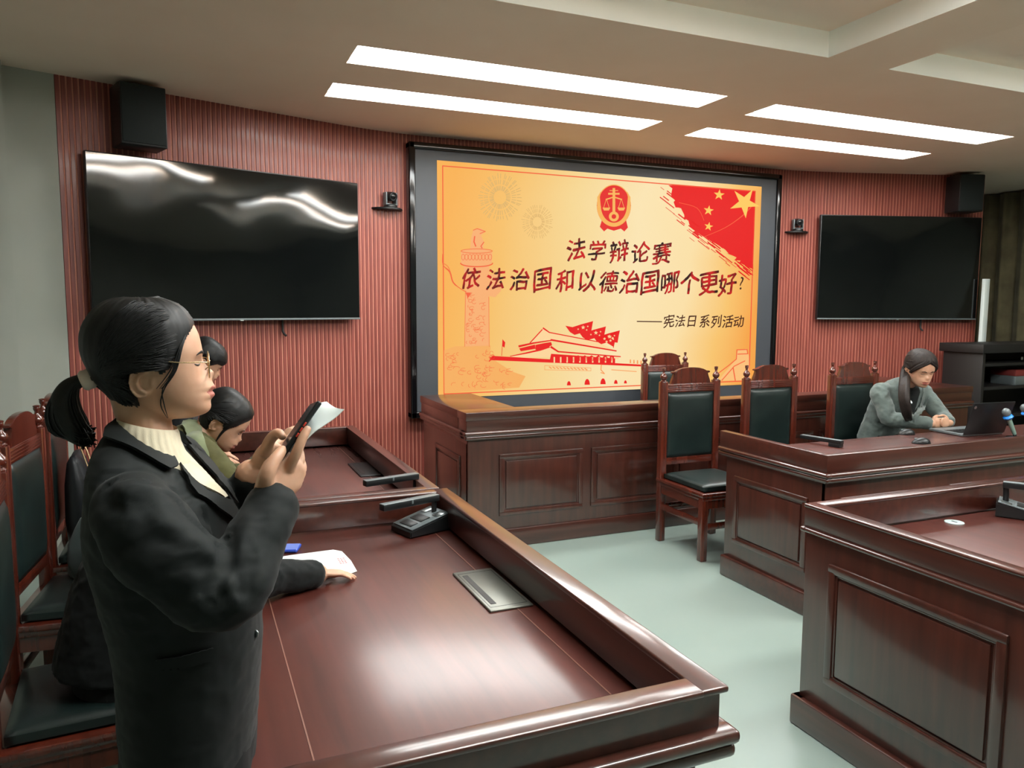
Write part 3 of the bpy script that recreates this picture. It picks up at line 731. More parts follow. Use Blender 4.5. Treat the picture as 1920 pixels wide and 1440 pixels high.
poly(bm, ell(1053, 378, 28, 28), 3, 1); poly(bm, ell(1053, 378, 13, 13), 4, 0); poly(bm, [(1040, 360), (1066, 360), (1053, 346)], 4, 1)
part('slide_emblem', bm, [glow('emblem_red', lin(222, 48, 44)), glow('emblem_gold', lin(240, 176, 92))], smooth=False)
# carved column on the left
bm = NB(); random.seed(8)
poly(bm, [(216, 800), (350, 800), (352, 1110), (212, 1110)], 1, 2)
poly(bm, [(208, 655), (352, 655), (350, 800), (218, 800)], 1, 2)
poly(bm, [(192, 575), (215, 562), (350, 562), (370, 580), (366, 640), (340, 662), (225, 662), (194, 640)], 2, 2)
line(bm, ell(281, 572, 88, 12, 0, 2*pi, 24), 4, 3, 1); line(bm, ell(281, 640, 90, 20, 0, pi, 24), 6, 3, 0)
for i in range(9): line(bm, ell(205+i*19, 606, 9, 17, 0, 2*pi, 10), 3, 3, 1)
poly(bm, [(245, 562), (250, 500), (262, 455), (300, 442), (330, 460), (306, 485), (322, 520), (318, 562)], 2, 2)
line(bm, [(262, 455), (284, 446), (330, 462), (300, 474)], 5, 3, 1); line(bm, [(270, 490), (266, 520), (276, 545)], 7, 3, 0); line(bm, [(322, 522), (305, 545), (312, 556)], 5, 3, 0)
line(bm, spline([(90, 590), (92, 650), (130, 690), (150, 750), (200, 790), (222, 800)], 4), [4]*6+[7]*8+[4]*7, 2, 0)
line(bm, spline([(90, 640), (120, 660), (140, 710)], 4), 4, 2, 1)
poly(bm, [(352, 700), (405, 705), (432, 760), (415, 800), (385, 832), (350, 825)], 1, 2)
poly(bm, [(218, 805), (250, 806), (232, 838)], 3, 0)
for i in range(46):
    a = Vector((random.uniform(225, 330), random.uniform(810, 1095))); line(bm, ell(a.x, a.y, random.uniform(6, 16), random.uniform(5, 12), random.uniform(0, 3), random.uniform(3.5, 6), 8), 2.5, 2, 1)
line(bm, [(218, 800), (214, 1110)], 3, 2, 1); line(bm, [(350, 830), (352, 1110)], 3, 2, 1)
poly(bm, [(98, 1130), (160, 1108), (360, 1104), (356, 1170), (480, 1250), (556, 1276), (520, 1340), (100, 1370)], 1, 3)
for i in range(70):
    a = Vector((random.uniform(110, 480), random.uniform(1130, 1340))); 
    if a.x > 380 and a.y < 1240: continue
    line(bm, ell(a.x, a.y, random.uniform(8, 22), random.uniform(6, 14), random.uniform(0, 3), random.uniform(3.5, 6), 8), 2.4, 2, 1)
part('slide_carved_column', bm, [RED2, glow('slide_column_line', lin(236, 116, 70)), glow('slide_column_fill', lin(240, 170, 112)), PALE], smooth=False)
# gate with flags along the bottom
bm = NB()
poly(bm, [(352, 1172), (372, 1162), (1225, 1212), (1225, 1222), (360, 1186)], 2, 0); line(bm, [(352, 1192), (372, 1164)], 6, 2, 0)
poly(bm, [(580, 1090), (640, 1030), (656, 1008), (690, 1030), (960, 1080), (1062, 1134), (720, 1076), (600, 1092)], 2, 1)
line(bm, [(656, 1006), (690, 1030), (960, 1082)], [9, 6, 5], 3, 0); line(bm, [(650, 1014), (582, 1088)], 6, 3, 0)
line(bm, [(700, 1072), (1066, 1134)], [10, 7], 3, 0); line(bm, [(520, 1108), (600, 1090), (705, 1074)], [12, 9, 6], 3, 0)
poly(bm, [(520, 1120), (610, 1098), (612, 1122), (530, 1136)], 3, 0); poly(bm, [(612, 1100), (660, 1090), (700, 1084), (706, 1102), (640, 1128), (612, 1128)], 3, 0)
poly(bm, [(640, 1126), (700, 1108), (730, 1150), (1080, 1170), (1080, 1180), (700, 1168), (560, 1172), (470, 1166)], 2, 1)
line(bm, [(470, 1164), (560, 1146), (640, 1128), (690, 1112)], [4, 8, 10, 8], 3, 0); line(bm, [(700, 1112), (740, 1138), (1090, 1166)], [12, 8, 6], 3, 0)
poly(bm, [(700, 1150), (1060, 1176), (1060, 1212), (690, 1196)], 3, 0)
for i in range(9): poly(bm, [(726+i*38, 1190), (726+i*38, 1166), (738+i*38, 1158), (750+i*38, 1167), (750+i*38, 1191)], 4, 0 if i % 2 else 0)
for i in range(10): poly(bm, [(714+i*36, 1200), (714+i*36, 1168), (722+i*36, 1168), (722+i*36, 1200)], 4, 1)
poly(bm, [(428, 1070), (442, 1086), (438, 1116), (426, 1108)], 2, 0); line(bm, [(428, 1070), (422, 1160)], 3, 2, 0)
for dx, dy, s in ((0, 0, 1), (72, 30, .95), (150, 52, .9)):
    poly(bm, [(780+dx, 992+dy), (820+dx, 1000+dy), (870+dx, 984+dy), (946+dx-10*s, 966+dy), (930+dx, 1000+dy), (924+dx, 1036+dy), (880+dx, 1030+dy), (832+dx, 1044+dy), (806+dx, 1028+dy)], 3+int(dx > 60)+int(dx > 100), 0)
    for a, b_, r in ((880, 1002, 13), (852, 1012, 6), (900, 1016, 6), (906, 996, 6)): poly(bm, star(a+dx, b_+dy, r), 6, 1)
poly(bm, [(955, 1062), (1068, 1024), (1052, 1112), (1000, 1080)], 5, 0); line(bm, [(1068, 1024), (1050, 1116)], 4, 6, 0)
for a, b_ in ((1000, 1066), (1024, 1052), (1034, 1076), (1012, 1082), (1046, 1062)): poly(bm, star(a, b_, 9), 6, 1)
line(bm, [(664, 1216), (924, 1230), (924, 1246), (664, 1240)], 2.5, 2, 2, True)
for i in range(11): line(bm, [(690+i*20, 1224+i*.9), (702+i*20, 1232+i*.9)], 6, 3, 2)
line(bm, [(1040, 1240), (1180, 1250)], 4, 2, 2); line(bm, [(984, 1200), (980, 1240), (1000, 1262), (980, 1256)], 5, 2, 2)
for i in range(4): line(bm, [(1146+i*20, 1184+i*2), (1146+i*20, 1200+i*2)], [6, 8], 2, 2)
for cx, r in ((800, 11), (903, 15), (992, 15), (1064, 10), (1118, 8)): poly(bm, ell(cx, 1328-(cx-800)*.035, r, r*2.2, pi, 2*pi, 14), 2, 0)
part('slide_gate_picture', bm, [RED, CREAM, ORG], smooth=False)
# wall ruin at the lower right
bm = NB(); poly(bm, [(1640, 1300), (1740, 1180), (1750, 1130), (1800, 1122), (1812, 1160), (1822, 1300)], 1, 0)
line(bm, [(1640, 1260), (1700, 1215), (1742, 1180), (1745, 1128), (1802, 1126), (1806, 1150), (1750, 1152)], 5, 2, 1); line(bm, [(1660, 1300), (1730, 1220), (1790, 1190)], 5, 2, 1); line(bm, [(1724, 1230), (1736, 1300)], 6, 2, 1)
part('slide_wall_ruin', bm, [glow('slide_peach', lin(243, 186, 120)), RED2], smooth=False)
# brush lettering
def txt_mat():
    m = mat('slide_ink', (0, 0, 0, 1), .6, spec=.1); N, L, b = nodes(m)
    tc = N.new('ShaderNodeTexCoord'); nz = N.new('ShaderNodeTexNoise'); nz.inputs['Scale'].default_value = 9; nz.inputs['Detail'].default_value = 4
    L.new(tc.outputs['Object'], nz.inputs['Vector'])
    cr = N.new('ShaderNodeValToRGB'); e = cr.color_ramp.elements
    e[0].position = .40; e[0].color = lin(46, 24, 22); e[1].position = .60; e[1].color = lin(200, 34, 34)
    L.new(nz.outputs['Fac'], cr.inputs[0]); L.new(cr.outputs[0], b.inputs['Emission Color']); b.inputs['Emission Strength'].default_value = SCREEN
    return m
INK = txt_mat(); INK2 = glow('slide_dark_ink', lin(74, 40, 28))
def glyphs(name, text, xs, ys, h, k, m, weight=.02, shear=.12, wob=.045, seed=1, hs=None):
    """brush-like characters, one centre per glyph in slide coordinates"""
    random.seed(seed); bm = NB()
    for i, (ch, x, y) in enumerate(zip(text, xs, ys)):
        cu = bpy.data.curves.new('tmp', 'FONT'); cu.body = ch; cu.size = 1; cu.align_x = 'CENTER'; cu.resolution_u = 3; cu.shear = shear
        o = bpy.data.objects.new('tmp', cu); COL.objects.link(o)
        dg = bpy.context.evaluated_depsgraph_get(); dg.update(); me = bpy.data.meshes.new_from_object(o.evaluated_get(dg)); bpy.data.objects.remove(o)
        rot = random.uniform(-.07, .07); hh = h*random.uniform(.95, 1.06)
        # overlaid impressions thicken the strokes unevenly, like a loaded brush
        for q, (dx, dy) in enumerate(((0, 0), (weight, -weight), (-weight, -weight*.5), (weight*.4, weight)) if weight else ((0, 0),)):
            tb = NB(); tb.from_mesh(me)
            if not tb.verts: tb.free(); continue
            bmesh.ops.subdivide_edges(tb, edges=[e for e in tb.edges if e.calc_length() > .12], cuts=2)
            X = [v.co.x for v in tb.verts]; Yv = [v.co.y for v in tb.verts]
            cx, cy = (min(X)+max(X))/2, (min(Yv)+max(Yv))/2
            for v in tb.verts:
                p = Vector((v.co.x-cx, v.co.y-cy, 0))
                n1 = noise.noise_vector(Vector((p.x*3.2, p.y*3.2, seed*7.3+i*3.1))); n2 = noise.noise_vector(Vector((p.x*8, p.y*8, seed*5+i+q*.35)))
                p += n1*wob+n2*wob*.4+Vector((dx, dy, 0))
                p.y += p.x*.13                      # strokes rise to the right
                px, py = p.x*cos(rot)-p.y*sin(rot), p.x*sin(rot)+p.y*cos(rot)
                v.co = S(x+px*hh*.98, y-py*hh*1.12, k+q*.25)-T0
            me2 = bpy.data.meshes.new('tmp'); tb.to_mesh(me2); tb.free(); bm.from_mesh(me2); bpy.data.meshes.remove(me2)
        bpy.data.meshes.remove(me)
    for f in bm.faces:
        f.normal_update()
        if f.normal.y > 0: f.normal_flip()
    return obj(name, bm, m, t, smooth=False)
glyphs('slide_title', '法学辩论赛', [840, 958, 1082, 1204, 1322], [562, 568, 574, 580, 584], 112, 5, INK, .017, seed=2)
glyphs('slide_question', '依法治国和以德治国哪个更好', [250, 388, 522, 652, 778, 900, 1026, 1142, 1256, 1370, 1480, 1586, 1690], [724, 728, 732, 734, 738, 742, 744, 746, 748, 750, 752, 754, 758], 118, 5, INK, .017, seed=4)
glyphs('slide_question_mark', '?', [1772], [752], 92, 5, INK2, .0, .1, .02, seed=9)
glyphs('slide_subtitle', '宪法日系列活动', [1362, 1426, 1492, 1562, 1630, 1694, 1756], [966, 966, 967, 967, 968, 968, 968], 64, 5, INK2, .012, wob=.03, seed=6)
bm = NB(); line(bm, [(1184, 968), (1322, 970)], 6, 5)
part('slide_dash', bm, INK2, smooth=False)

# ---------------------------------------------------------------- people
def skin(name, c0, c1): return noisy(mat(name, rough=.48, sss=.12), c0, c1, (1, 1, 1), 22, 4, .3, .7, bump=.08, bscale=320, bdist=.0006)
SKIN = skin('skin_light', lin(196, 150, 122), lin(208, 164, 136))
LIP = mat('lip_skin', lin(176, 104, 92), .4)
HAIR = noisy(mat('black_hair', rough=.5, spec=.4), lin(9, 9, 9), lin(20, 19, 19), (1, 1, 1), 60, 3)
HAIRB = noisy(mat('dark_brown_hair', rough=.6, spec=.3), lin(26, 20, 18), lin(44, 34, 30), (1, 1, 1), 60, 3)
def cloth(name, c, rough=.8, sheen=.25, bump=.12): 
    k = 1.25
    return noisy(mat(name, rough=rough, sheen=sheen, spec=.25), tuple(list(x/k for x in c[:3])+[1]), tuple(list(min(1, x*k) for x in c[:3])+[1]), (1, 1, 1), 14, 4, .3, .7, bump=bump, bscale=700, bdist=.0008)
SUIT = cloth('black_suiting', lin(15, 20, 19), .75, .06); SUIT2 = cloth('black_cotton', lin(16, 19, 19), .8, .08); TROU = cloth('black_trousers', lin(13, 14, 14), .85, .04)
KNIT = cloth('cream_knit', lin(206, 196, 170), .9, .3, .3); SAGE = cloth('sage_cotton', lin(128, 136, 104)); OLIVE = cloth('olive_fleece', lin(86, 84, 52), .9, .08, .5); GREYB = cloth('grey_wool', lin(88, 98, 94)); DARKJ = cloth('charcoal_cotton', lin(34, 36, 38), .85, .05)
SHOE = mat('black_shoe_leather', lin(18, 18, 18), .35)
GOLDM = mat('gold_wire', lin(205, 180, 140), .25, metal=.9)
PX = 1/1045.0     # head proportions were measured at 1045 picture pixels to the metre
HEAD = [  # level, front, back, half width   (side view measures)
 (567, 276, 258, 6), (569.5, 300, 236, 24), (575, 320, 216, 41), (585, 343, 198, 56), (602, 362, 181, 69), (625, 375, 171, 76), (650, 381, 170, 80), (665, 382, 172, 80), (680, 380, 177, 79), (695, 380, 184, 77),
 (710, 382, 192, 74), (722, 385, 202, 70), (736, 387, 212, 65), (750, 388, 222, 59), (762, 389, 236, 52), (772, 386, 252, 43), (780, 378, 268, 33), (786, 360, 290, 18)]
NOSE = [(670, 0), (678, 3), (686, 9), (694, 17), (700, 24), (703, 24.5), (707, 21), (712, 12), (718, 4), (724, 0)]
MOUTH = [(706, 0), (714, 8), (720, 13), (727, 19.5), (730, 20), (733, 16), (736.5, 10), (740, 14.5), (744, 18), (748, 14), (752, 8), (758, 6), (766, 7.5), (773, 8), (780, 5), (786, 0)]
def interp(tab, z, j=1):
    if z <= tab[0][0]: return tab[0][j]
    for a, b in zip(tab, tab[1:]):
        if z <= b[0]:
            t = (z-a[0])/(b[0]-a[0]); t = t if len(tab) > 14 else t*t*(3-2*t)
            return a[j]+(b[j]-a[j])*t
    return tab[-1][j]
HEADS = spline(HEAD, 4)
def hl(x, y, z): return Vector(((x-270)*PX, y*PX, (690-z)*PX))
def head_point(z, ang, off=0.0, face=True):
    """point of the head surface: ang 0 = nose, pi/2 = left ear"""
    xf, xb, w = interp(HEADS, z, 1), interp(HEADS, z, 2), interp(HEADS, z, 3)
    xc = xb+(xf-xb)*.50; c, s = cos(ang), sin(ang)
    if c >= 0: x = xc+(xf-xc+off)*abs(c)**.86
    else: x = xc-(xc-xb+off)*abs(c)**.92
    y = (w+off)*abs(s)**.88*(1 if s >= 0 else -1)
    if face and c > 0:
        nw = 8.5+8*max(0, (z-690)/20) if z < 712 else 16
        x += interp(NOSE, z)*exp(-(y/nw)**2)
        mw = 30 if z < 722 else 27 if z < 755 else 24
        x += interp(MOUTH, z)*exp(-(y/mw)**2)
        x -= 7*exp(-((z-680)/9)**2)*(exp(-((y-31)/15)**2)+exp(-((y+31)/15)**2))
        x += 3.5*exp(-((z-683)/7)**2)*(exp(-((y-32)/11)**2)+exp(-((y+32)/11)**2))
        x += 2.5*exp(-((z-664)/6)**2)*(exp(-((y-26)/18)**2)+exp(-((y+26)/18)**2))
    return hl(x, y, z)
def add_head(bm, M):
    R = [[head_point(567+219*i/72, 2*pi*k/72) for k in range(72)] for i in range(73)]
    loft(bm, R, M=M)
    for s in (-1, 1):      # ears
        def E(x, z, o): return hl(x, s*(interp(HEADS, z, 3)*.93+o), z)
        def loop(k, o0, o1, dx=0, dz=0):
            out = []
            for q in range(28):
                a = 2*pi*q/28; u, v = cos(a), sin(a)
                x = 269+dx+k*(23*u*(1-.18*v)+4*v*-1); z = 709+dz+k*30*v   # wider above, tapering to the lobe
                out.append(M @ E(x, z, o0+(o1-o0)*max(0, min(1, (294-x)/48))))
            return out
        loft(bm, [loop(.80, -6, -2), loop(.97, 0, 9), loop(1.0, 3, 15), loop(.95, 5, 17.5), loop(.86, 4, 16), loop(.72, 1, 9, 2), loop(.5, -1, 4, 4, -1), loop(.25, -2, 0, 5, -1)])
        tube(bm, [M @ E(x, z, o) for x, z, o in [(276, 691, 7), (266, 697, 9), (260, 709, 11), (264, 722, 9), (274, 729, 7)]], .0030*M.to_scale().y, 8, k=4)
        tube(bm, [M @ E(x, z, o) for x, z, o in [(289, 703, 3), (286, 711, 5), (287, 718, 3)]], .0036*M.to_scale().y, 8, k=3)
def in_poly(x, z, P):
    c = False; j = len(P)-1
    for i in range(len(P)):
        if (P[i][1] > z) != (P[j][1] > z) and x < (P[j][0]-P[i][0])*(z-P[i][1])/(P[j][1]-P[i][1])+P[i][0]: c = not c
        j = i
    return c
def poly_dist(x, z, P):
    d = 1e9
    for i in range(len(P)):
        a, b = Vector(P[i-1]), Vector(P[i]); q = b-a; t = max(0, min(1, (Vector((x, z))-a).dot(q)/max(q.length_squared, 1e-9)))
        d = min(d, (a+q*t-Vector((x, z))).length)
    return d
def hair_cap(bm, M, bare, thick=13, lowest=775, wave=1.5, taper=26):
    """cap of hair over the skull; bare: side-view outline left uncovered"""
    nz, na = 80, 110; V = {}
    for i in range(nz+1):
        z = 567+(lowest-567)*i/nz
        for k in range(na):
            a = 2*pi*k/na; p = head_point(max(z, 567.2), a, 0, False); x = p.x/PX+270
            if in_poly(x, z, bare): continue
            d = poly_dist(x, z, bare); o = 1.2+(thick-1.2)*min(1, d/taper)**.7
            o += wave*noise.noise(Vector((a*9+z*.02, z*.012, 1.7)))
            q = head_point(max(z, 567.2), a, o, False); up = max(0, (600-z)/30); q.z += .55*o*PX*min(1, up)
            V[(i, k)] = bm.verts.new(M @ q)
    for i in range(nz):
        for k in range(na):
            ks = [(i, k), (i+1, k), (i+1, (k+1) % na), (i, (k+1) % na)]
            if all(q in V for q in ks): bm.faces.new([V[q] for q in ks])
    top = [V[(0, k)] for k in range(na) if (0, k) in V]
    if len(top) == na: bm.faces.new(top)
def surf_pt(x, z, side, off):
    """head surface point from side-view coordinates"""
    z2 = min(max(z, 568), 784); xf, xb, w = interp(HEADS, z2, 1), interp(HEADS, z2, 2), interp(HEADS, z2, 3); xc = (xf+xb)/2
    c = (x-xc)/((xf-xc) if x > xc else (xc-xb)); c = max(-1, min(1, c)); 
    c = abs(c)**(1/.88)
    y = w*max(0, 1-c*c)**.44
    p = hl(x, side*(y+off*min(1, y/20+.3)), z); p.z += .6*off*PX*max(0, min(1, (620-z)/50))
    return p
def strands(bm, M, starts, goal, n, off=14, r=.0009, lift=.2, seed=1, jit=6, sides=(-1, 1)):
    random.seed(seed)
    for i in range(n):
        s = random.choice(sides); q = random.random()*(len(starts)-1); j = int(q); a = Vector(starts[j]).lerp(Vector(starts[min(j+1, len(starts)-1)]), q-j)
        g = Vector(goal)+Vector((random.uniform(-8, 8), random.uniform(-8, 8)))
        mid = (a+g)/2; n_ = Vector((g.y-a.y, -(g.x-a.x))); mid += n_*random.uniform(lift-.08, lift+.08)*(1 if n_.y < 0 else -1)
        mid += Vector((random.uniform(-jit, jit), random.uniform(-jit, jit)))
        P = []
        for k in range(9):
            t = k/8; p = a*(1-t)**2+mid*2*t*(1-t)+g*t*t
            P.append(M @ surf_pt(p.x, p.y, s, off*min(1, .25+t*3)+random.uniform(-.5, 1.2)))
        tube(bm, P, r*random.uniform(.7, 1.3), 4, k=1, round_ends=False)
def face_parts(root, M, lids=True):
    bm = NB()
    for s in (-1, 1):
        P = [M @ (head_point(z, s*a)+Vector((.0008, 0, 0))) for z, a in ((664, .14), (660.5, .26), (661, .40), (665, .54))]
        tube(bm, P, [(.0009, .0022), (.0010, .0026), (.0009, .0022), (.0005, .001)], 8, k=4, ref=M.to_3x3() @ Vector((1, 0, 0)))
    obj('eyebrows', bm, HAIR, root)
    bm = NB()
    for s in (-1, 1):
        P = [M @ (head_point(z, s*a)+Vector((.0006, 0, 0))) for z, a in ((683, .20), (684.5, .30), (684.5, .42), (682, .53))]
        tube(bm, P, [(.0007, .0009), (.001, .0017), (.001, .0017), (.0006, .0008)], 8, k=4, ref=M.to_3x3() @ Vector((1, 0, 0)))
    obj('eyelashes', bm, BLACKP, root)
def hand_generic(bm, wrist, direction, palm_n, thumb_side, curl=.35, s=1.0, spread=.06):
    """relaxed hand: direction of fingers, palm normal (out of the palm), thumb_side lateral vector"""
    d = Vector(direction).normalized(); n = Vector(palm_n); n = (n-d*n.dot(d)).normalized(); l = Vector(thumb_side); l = (l-d*l.dot(d)-n*l.dot(n)).normalized()
    w = Vector(wrist)
    tube(bm, [w-d*.03, w, w+d*.03*s, w+d*.062*s, w+d*.088*s], [(.024*s, .019*s), (.026*s, .018*s), (.036*s, .016*s), (.040*s, .014*s), (.038*s, .011*s)], 16, k=4, ref=l)
    for k, (off, L, r) in enumerate(((.029, .070, .0082), (.0095, .078, .0085), (-.0105, .072, .0080), (-.029, .056, .0070))):
        b = w+d*(.080-.004*abs(k-1))*s+l*off*s; dd = (d+l*off*spread*18).normalized(); c = curl*(1+.15*k); P = [b-dd*.01, b]; ang = c*.35; p = b
        for f in (.45, .32, .25):
            ang += c*.55; dv = dd*cos(ang)+n*sin(ang); p = p+dv*L*f*s; P.append(p)
        tube(bm, P, [r*s*1.05, r*s*1.05, r*s, r*s*.92, r*s*.75], 10, k=3)
    b = w+d*.018*s+l*.024*s
    tube(bm, [b, b+(d*.5+l*.8+n*.25)*.028*s, b+(d*.5+l*.8+n*.25)*.028*s+(d*.85+l*.3+n*.3)*.032*s, b+(d*.5+l*.8+n*.25)*.028*s+(d*.9+l*.05+n*.35)*.056*s], [.013*s, .0115*s, .0098*s, .0075*s], 10, k=3)
def finish_body(bm, root, M, vox=.003, m=None):
    me = remesh(bm, vox, 2, .45)
    o = obj('body', me, [m or SKIN, LIP], root, ang=180)
    Mi = M.inverted()
    for p in me.polygons:
        c = Mi @ p.center; x, y, z = c.x/PX+270, c.y/PX, 690-c.z/PX
        if x > 340 and abs(y) < 25-abs(z-737)*.75 and 726 < z < 750 and p.normal.dot(M.to_3x3() @ Vector((1, 0, 0))) > -.6: p.material_index = 1
    return o
def ring_torso(rings, n=28, ex=.82):
    out = []
    for c, f, l, a, b in rings:
        c = Vector(c); f = Vector(f); l = Vector(l); q = []
        for k in range(n):
            t = 2*pi*k/n; C, S_ = cos(t), sin(t)
            q.append(c+f*(a*abs(C)**ex*(1 if C >= 0 else -1))+l*(b*abs(S_)**ex*(1 if S_ >= 0 else -1)))
        out.append(q)
    return out
def fold(me, amp, scale, seed, axis_stretch=(1, 1, .5), fn=None):
    """cloth folds: ridged noise pushed along the normals"""
    ns = [v.normal.copy() for v in me.vertices]
    for v, n in zip(me.vertices, ns):
        p = Vector((v.co.x*axis_stretch[0], v.co.y*axis_stretch[1], v.co.z*axis_stretch[2]))*scale
        r = noise.noise(p+Vector((seed, 0, 0))); r2 = 1-abs(noise.noise(p*1.7+Vector((0, seed, 3))))*2.2
        k = fn(v.co) if fn else 1
        v.co += n*amp*k*(r*.8+r2*.6)
def shoe(bm, toe, heel, z=0.0):
    toe, heel = Vector(toe), Vector(heel); d = (toe-heel).normalized(); l = Vector((-d.y, d.x, 0)); R = []
    for t, h, w in ((0, .055, .030), (.06, .075, .034), (.3, .075, .034), (.5, .055, .036), (.72, .042, .042), (.9, .034, .036), (1, .02, .016)):
        c = heel+(toe-heel)*t
        R.append([c+l*(w*cos(a))+Vector((0, 0, z+max(0.0, h*(.5+.5*sin(a))))) for a in [2*pi*k/16 for k in range(16)]])
    loft(bm, R)
def drape(bm, pts, bvh, off, thick, cell=7, org=None):
    """cut-out laid on a garment: outline given on the photograph, dropped on the garment, given thickness"""
    t = NB(); vs = [t.verts.new((x, y, 0)) for x, y in pts]; t.faces.new(vs)
    bmesh.ops.triangulate(t, faces=t.faces)
    for it in range(6):
        es = [e for e in t.edges if e.calc_length() > cell]
        if not es: break
        bmesh.ops.subdivide_edges(t, edges=es, cuts=1); bmesh.ops.triangulate(t, faces=t.faces)
    miss = []; Z = {}
    for v in t.verts:
        d = ray(v.co.x, v.co.y).normalized(); h = bvh.ray_cast(EYEP, d)
        if h[0] is None: miss.append((v, d))
        else: Z[v] = (h[3], d)
    if not Z: t.free(); return
    for v, d in miss:
        q = min(Z, key=lambda w_: (w_.co-v.co).length); Z[v] = (Z[q][0], d)
    for v in t.verts: v.co = EYEP+Z[v][1]*Z[v][0]
    for it in range(5): bmesh.ops.smooth_vert(t, verts=[v for v in t.verts], factor=.35, use_axis_x=True, use_axis_y=True, use_axis_z=True)
    t.normal_update()
    for f in t.faces:
        if f.normal.dot(EYEP-f.calc_center_median()) < 0: f.normal_flip()
    t.normal_update()
    base = {v: v.normal.copy() for v in t.verts}
    for v in t.verts: v.co += base[v]*off
    r = bmesh.ops.extrude_face_region(t, geom=list(t.faces))
    nv = [g for g in r['geom'] if isinstance(g, bmesh.types.BMVert)]
    t.normal_update()
    for v in nv:
        n = v.normal; v.co += (n if n.dot(EYEP-v.co) > 0 else -n)*thick
    bmesh.ops.recalc_face_normals(t, faces=t.faces)
    merge(bm, t)

# ---- the standing woman in the black suit
def standing_woman():
    YW = 1.5
    def A(x, y, Y=YW): return at(x, y, Y)
    root = thing('person', 'standing person in a black suit and cream turtleneck, ponytail, reading from a phone', 'person', (-.03, 1.5, 0))
    T0 = Vector(root.location)
    O = lambda name, bm, m, ang=180, parent=None: _off(obj(name, bm, m, parent or root, ang=ang), T0, parent)
    def _off(o, T, parent):
        o.location = -T if parent is None else (0, 0, 0); return o
    M = Matrix.Translation(A(270, 690)) @ Matrix.Diagonal((.905, 1, 1, 1))
    # body: head, neck, hands, core
    bm = NB(); add_head(bm, M)
    tube(bm, [A(262, 735), A(266, 765), A(272, 800), A(280, 860)], [(.050, .050), (.046, .049), (.045, .05), (.05, .07)], 20, k=4, ref=(1, 0, 0))
    th = radians(9); F = Vector((cos(th), -sin(th), 0)); Lf = Vector((sin(th), cos(th), 0)); Z = Vector((0, 0, 1))
    tube(bm, [A(300, 935), A(315, 1020), A(345, 1200), A(355, 1400)], [(.05, .07), (.08, .11), (.09, .12), (.09, .12)], 16, k=3, ref=F)
    shR, elR, wrR = A(256, 962, 1.335), A(412, 1112, 1.285), A(508, 938, 1.385)
    shL, elL, wrL = Vector((-.03, 1.655, 1.30)), Vector((.05, 1.70, 1.07)), A(474, 890, 1.53)
    tube(bm, [A(300, 905, 1.45), shR, elR, wrR], .036, 10, k=3); tube(bm, [A(300, 905, 1.55), shL, elL, wrL], .034, 10, k=3)
    pr = Vector((.84, 0, -.54))
    tube(bm, [A(500, 948, 1.388), A(512, 918, 1.395), A(530, 890, 1.405), A(546, 872, 1.412)], [(.027, .021), (.034, .020), (.041, .017), (.034, .013)], 20, k=4, ref=pr)
    tube(bm, [A(541, 880, 1.398), A(556, 848, 1.392), A(568, 820, 1.398), A(577, 804, 1.405)], [.0105, .0098, .0088, .0072], 12, k=4)
    tube(bm, [A(550, 882, 1.41), A(561, 864, 1.43), A(560, 846, 1.465), A(556, 838, 1.495)], [.0105, .0105, .0092, .0075], 12, k=4)
    tube(bm, [A(554, 893, 1.415), A(565, 880, 1.445), A(562, 862, 1.485), A(556, 853, 1.51)], [.010, .0102, .009, .0075], 12, k=4)
    tube(bm, [A(552, 906, 1.415), A(561, 898, 1.445), A(558, 882, 1.48), A(553, 874, 1.50)], [.0095, .0092, .008, .0068], 12, k=4)
    tube(bm, [A(497, 920, 1.385), A(500, 893, 1.374), A(512, 868, 1.382), A(523, 852, 1.393), A(530, 843, 1.402)], [.017, .0145, .0122, .0108, .0085], 12, k=4)
    tube(bm, [A(480, 896, 1.53), A(491, 876, 1.525), A(502, 856, 1.52), A(512, 840, 1.515)], [(.020, .016), (.024, .017), (.026, .015), (.022, .012)], 18, k=4, ref=pr)
    tube(bm, [A(497, 848, 1.505), A(507, 824, 1.49), A(521, 812, 1.475), A(530, 819, 1.462)], [.0125, .0108, .0095, .0075], 12, k=4)
    for i in range(4): tube(bm, [A(508+i*2, 838+i*9, 1.52), A(526+i*2, 828+i*9, 1.545), A(542, 822+i*9, 1.545), A(552, 824+i*9, 1.53)], [.009, .0085, .008, .0068], 10, k=3)
    hips = [Vector((-.03, 1.41, .80)), Vector((-.03, 1.60, .80))]; feet = [Vector((-.05, 1.40, .06)), Vector((-.05, 1.60, .06))]
    for h_, f_ in zip(hips, feet): tube(bm, [h_, (h_+f_)/2, f_], .038, 10, k=2)
    finish_body(bm, root, M, .0027).location = -T0
    n0 = len(root.children)
    face_parts(root, M)
    for c in root.children[n0:]: pass
    for c in root.children:
        if c.name.startswith('eye'): c.location = -T0
    # nails
    # hair
    bare = [(420, 560), (372, 596), (366, 612), (352, 634), (338, 660), (326, 682), (306, 700), (290, 690), (284, 680), (256, 680), (247, 694), (250, 716), (262, 738), (266, 756), (246, 772), (228, 776), (228, 820), (420, 820)]
    bm = NB(); hair_cap(bm, M, bare, 14, 778, 2.6, 46)
    starts = [(356, 586), (364, 604), (356, 624), (344, 646), (332, 668), (318, 688), (300, 690), (284, 678), (262, 678), (250, 690), (250, 712), (258, 734), (262, 754), (244, 770), (222, 768), (330, 572), (300, 562)]
    strands(bm, M, starts, (176, 706), 900, 15, .0008, .16, 4)
    strands(bm, M, [(300, 560), (340, 574), (366, 600)], (190, 690), 260, 15.5, .0009, .30, 9)
    hair = O('hair', bm, HAIR)
    bm = NB()
    path = [(172, 708), (150, 714), (128, 728), (117, 754), (121, 782), (136, 806), (152, 826)]
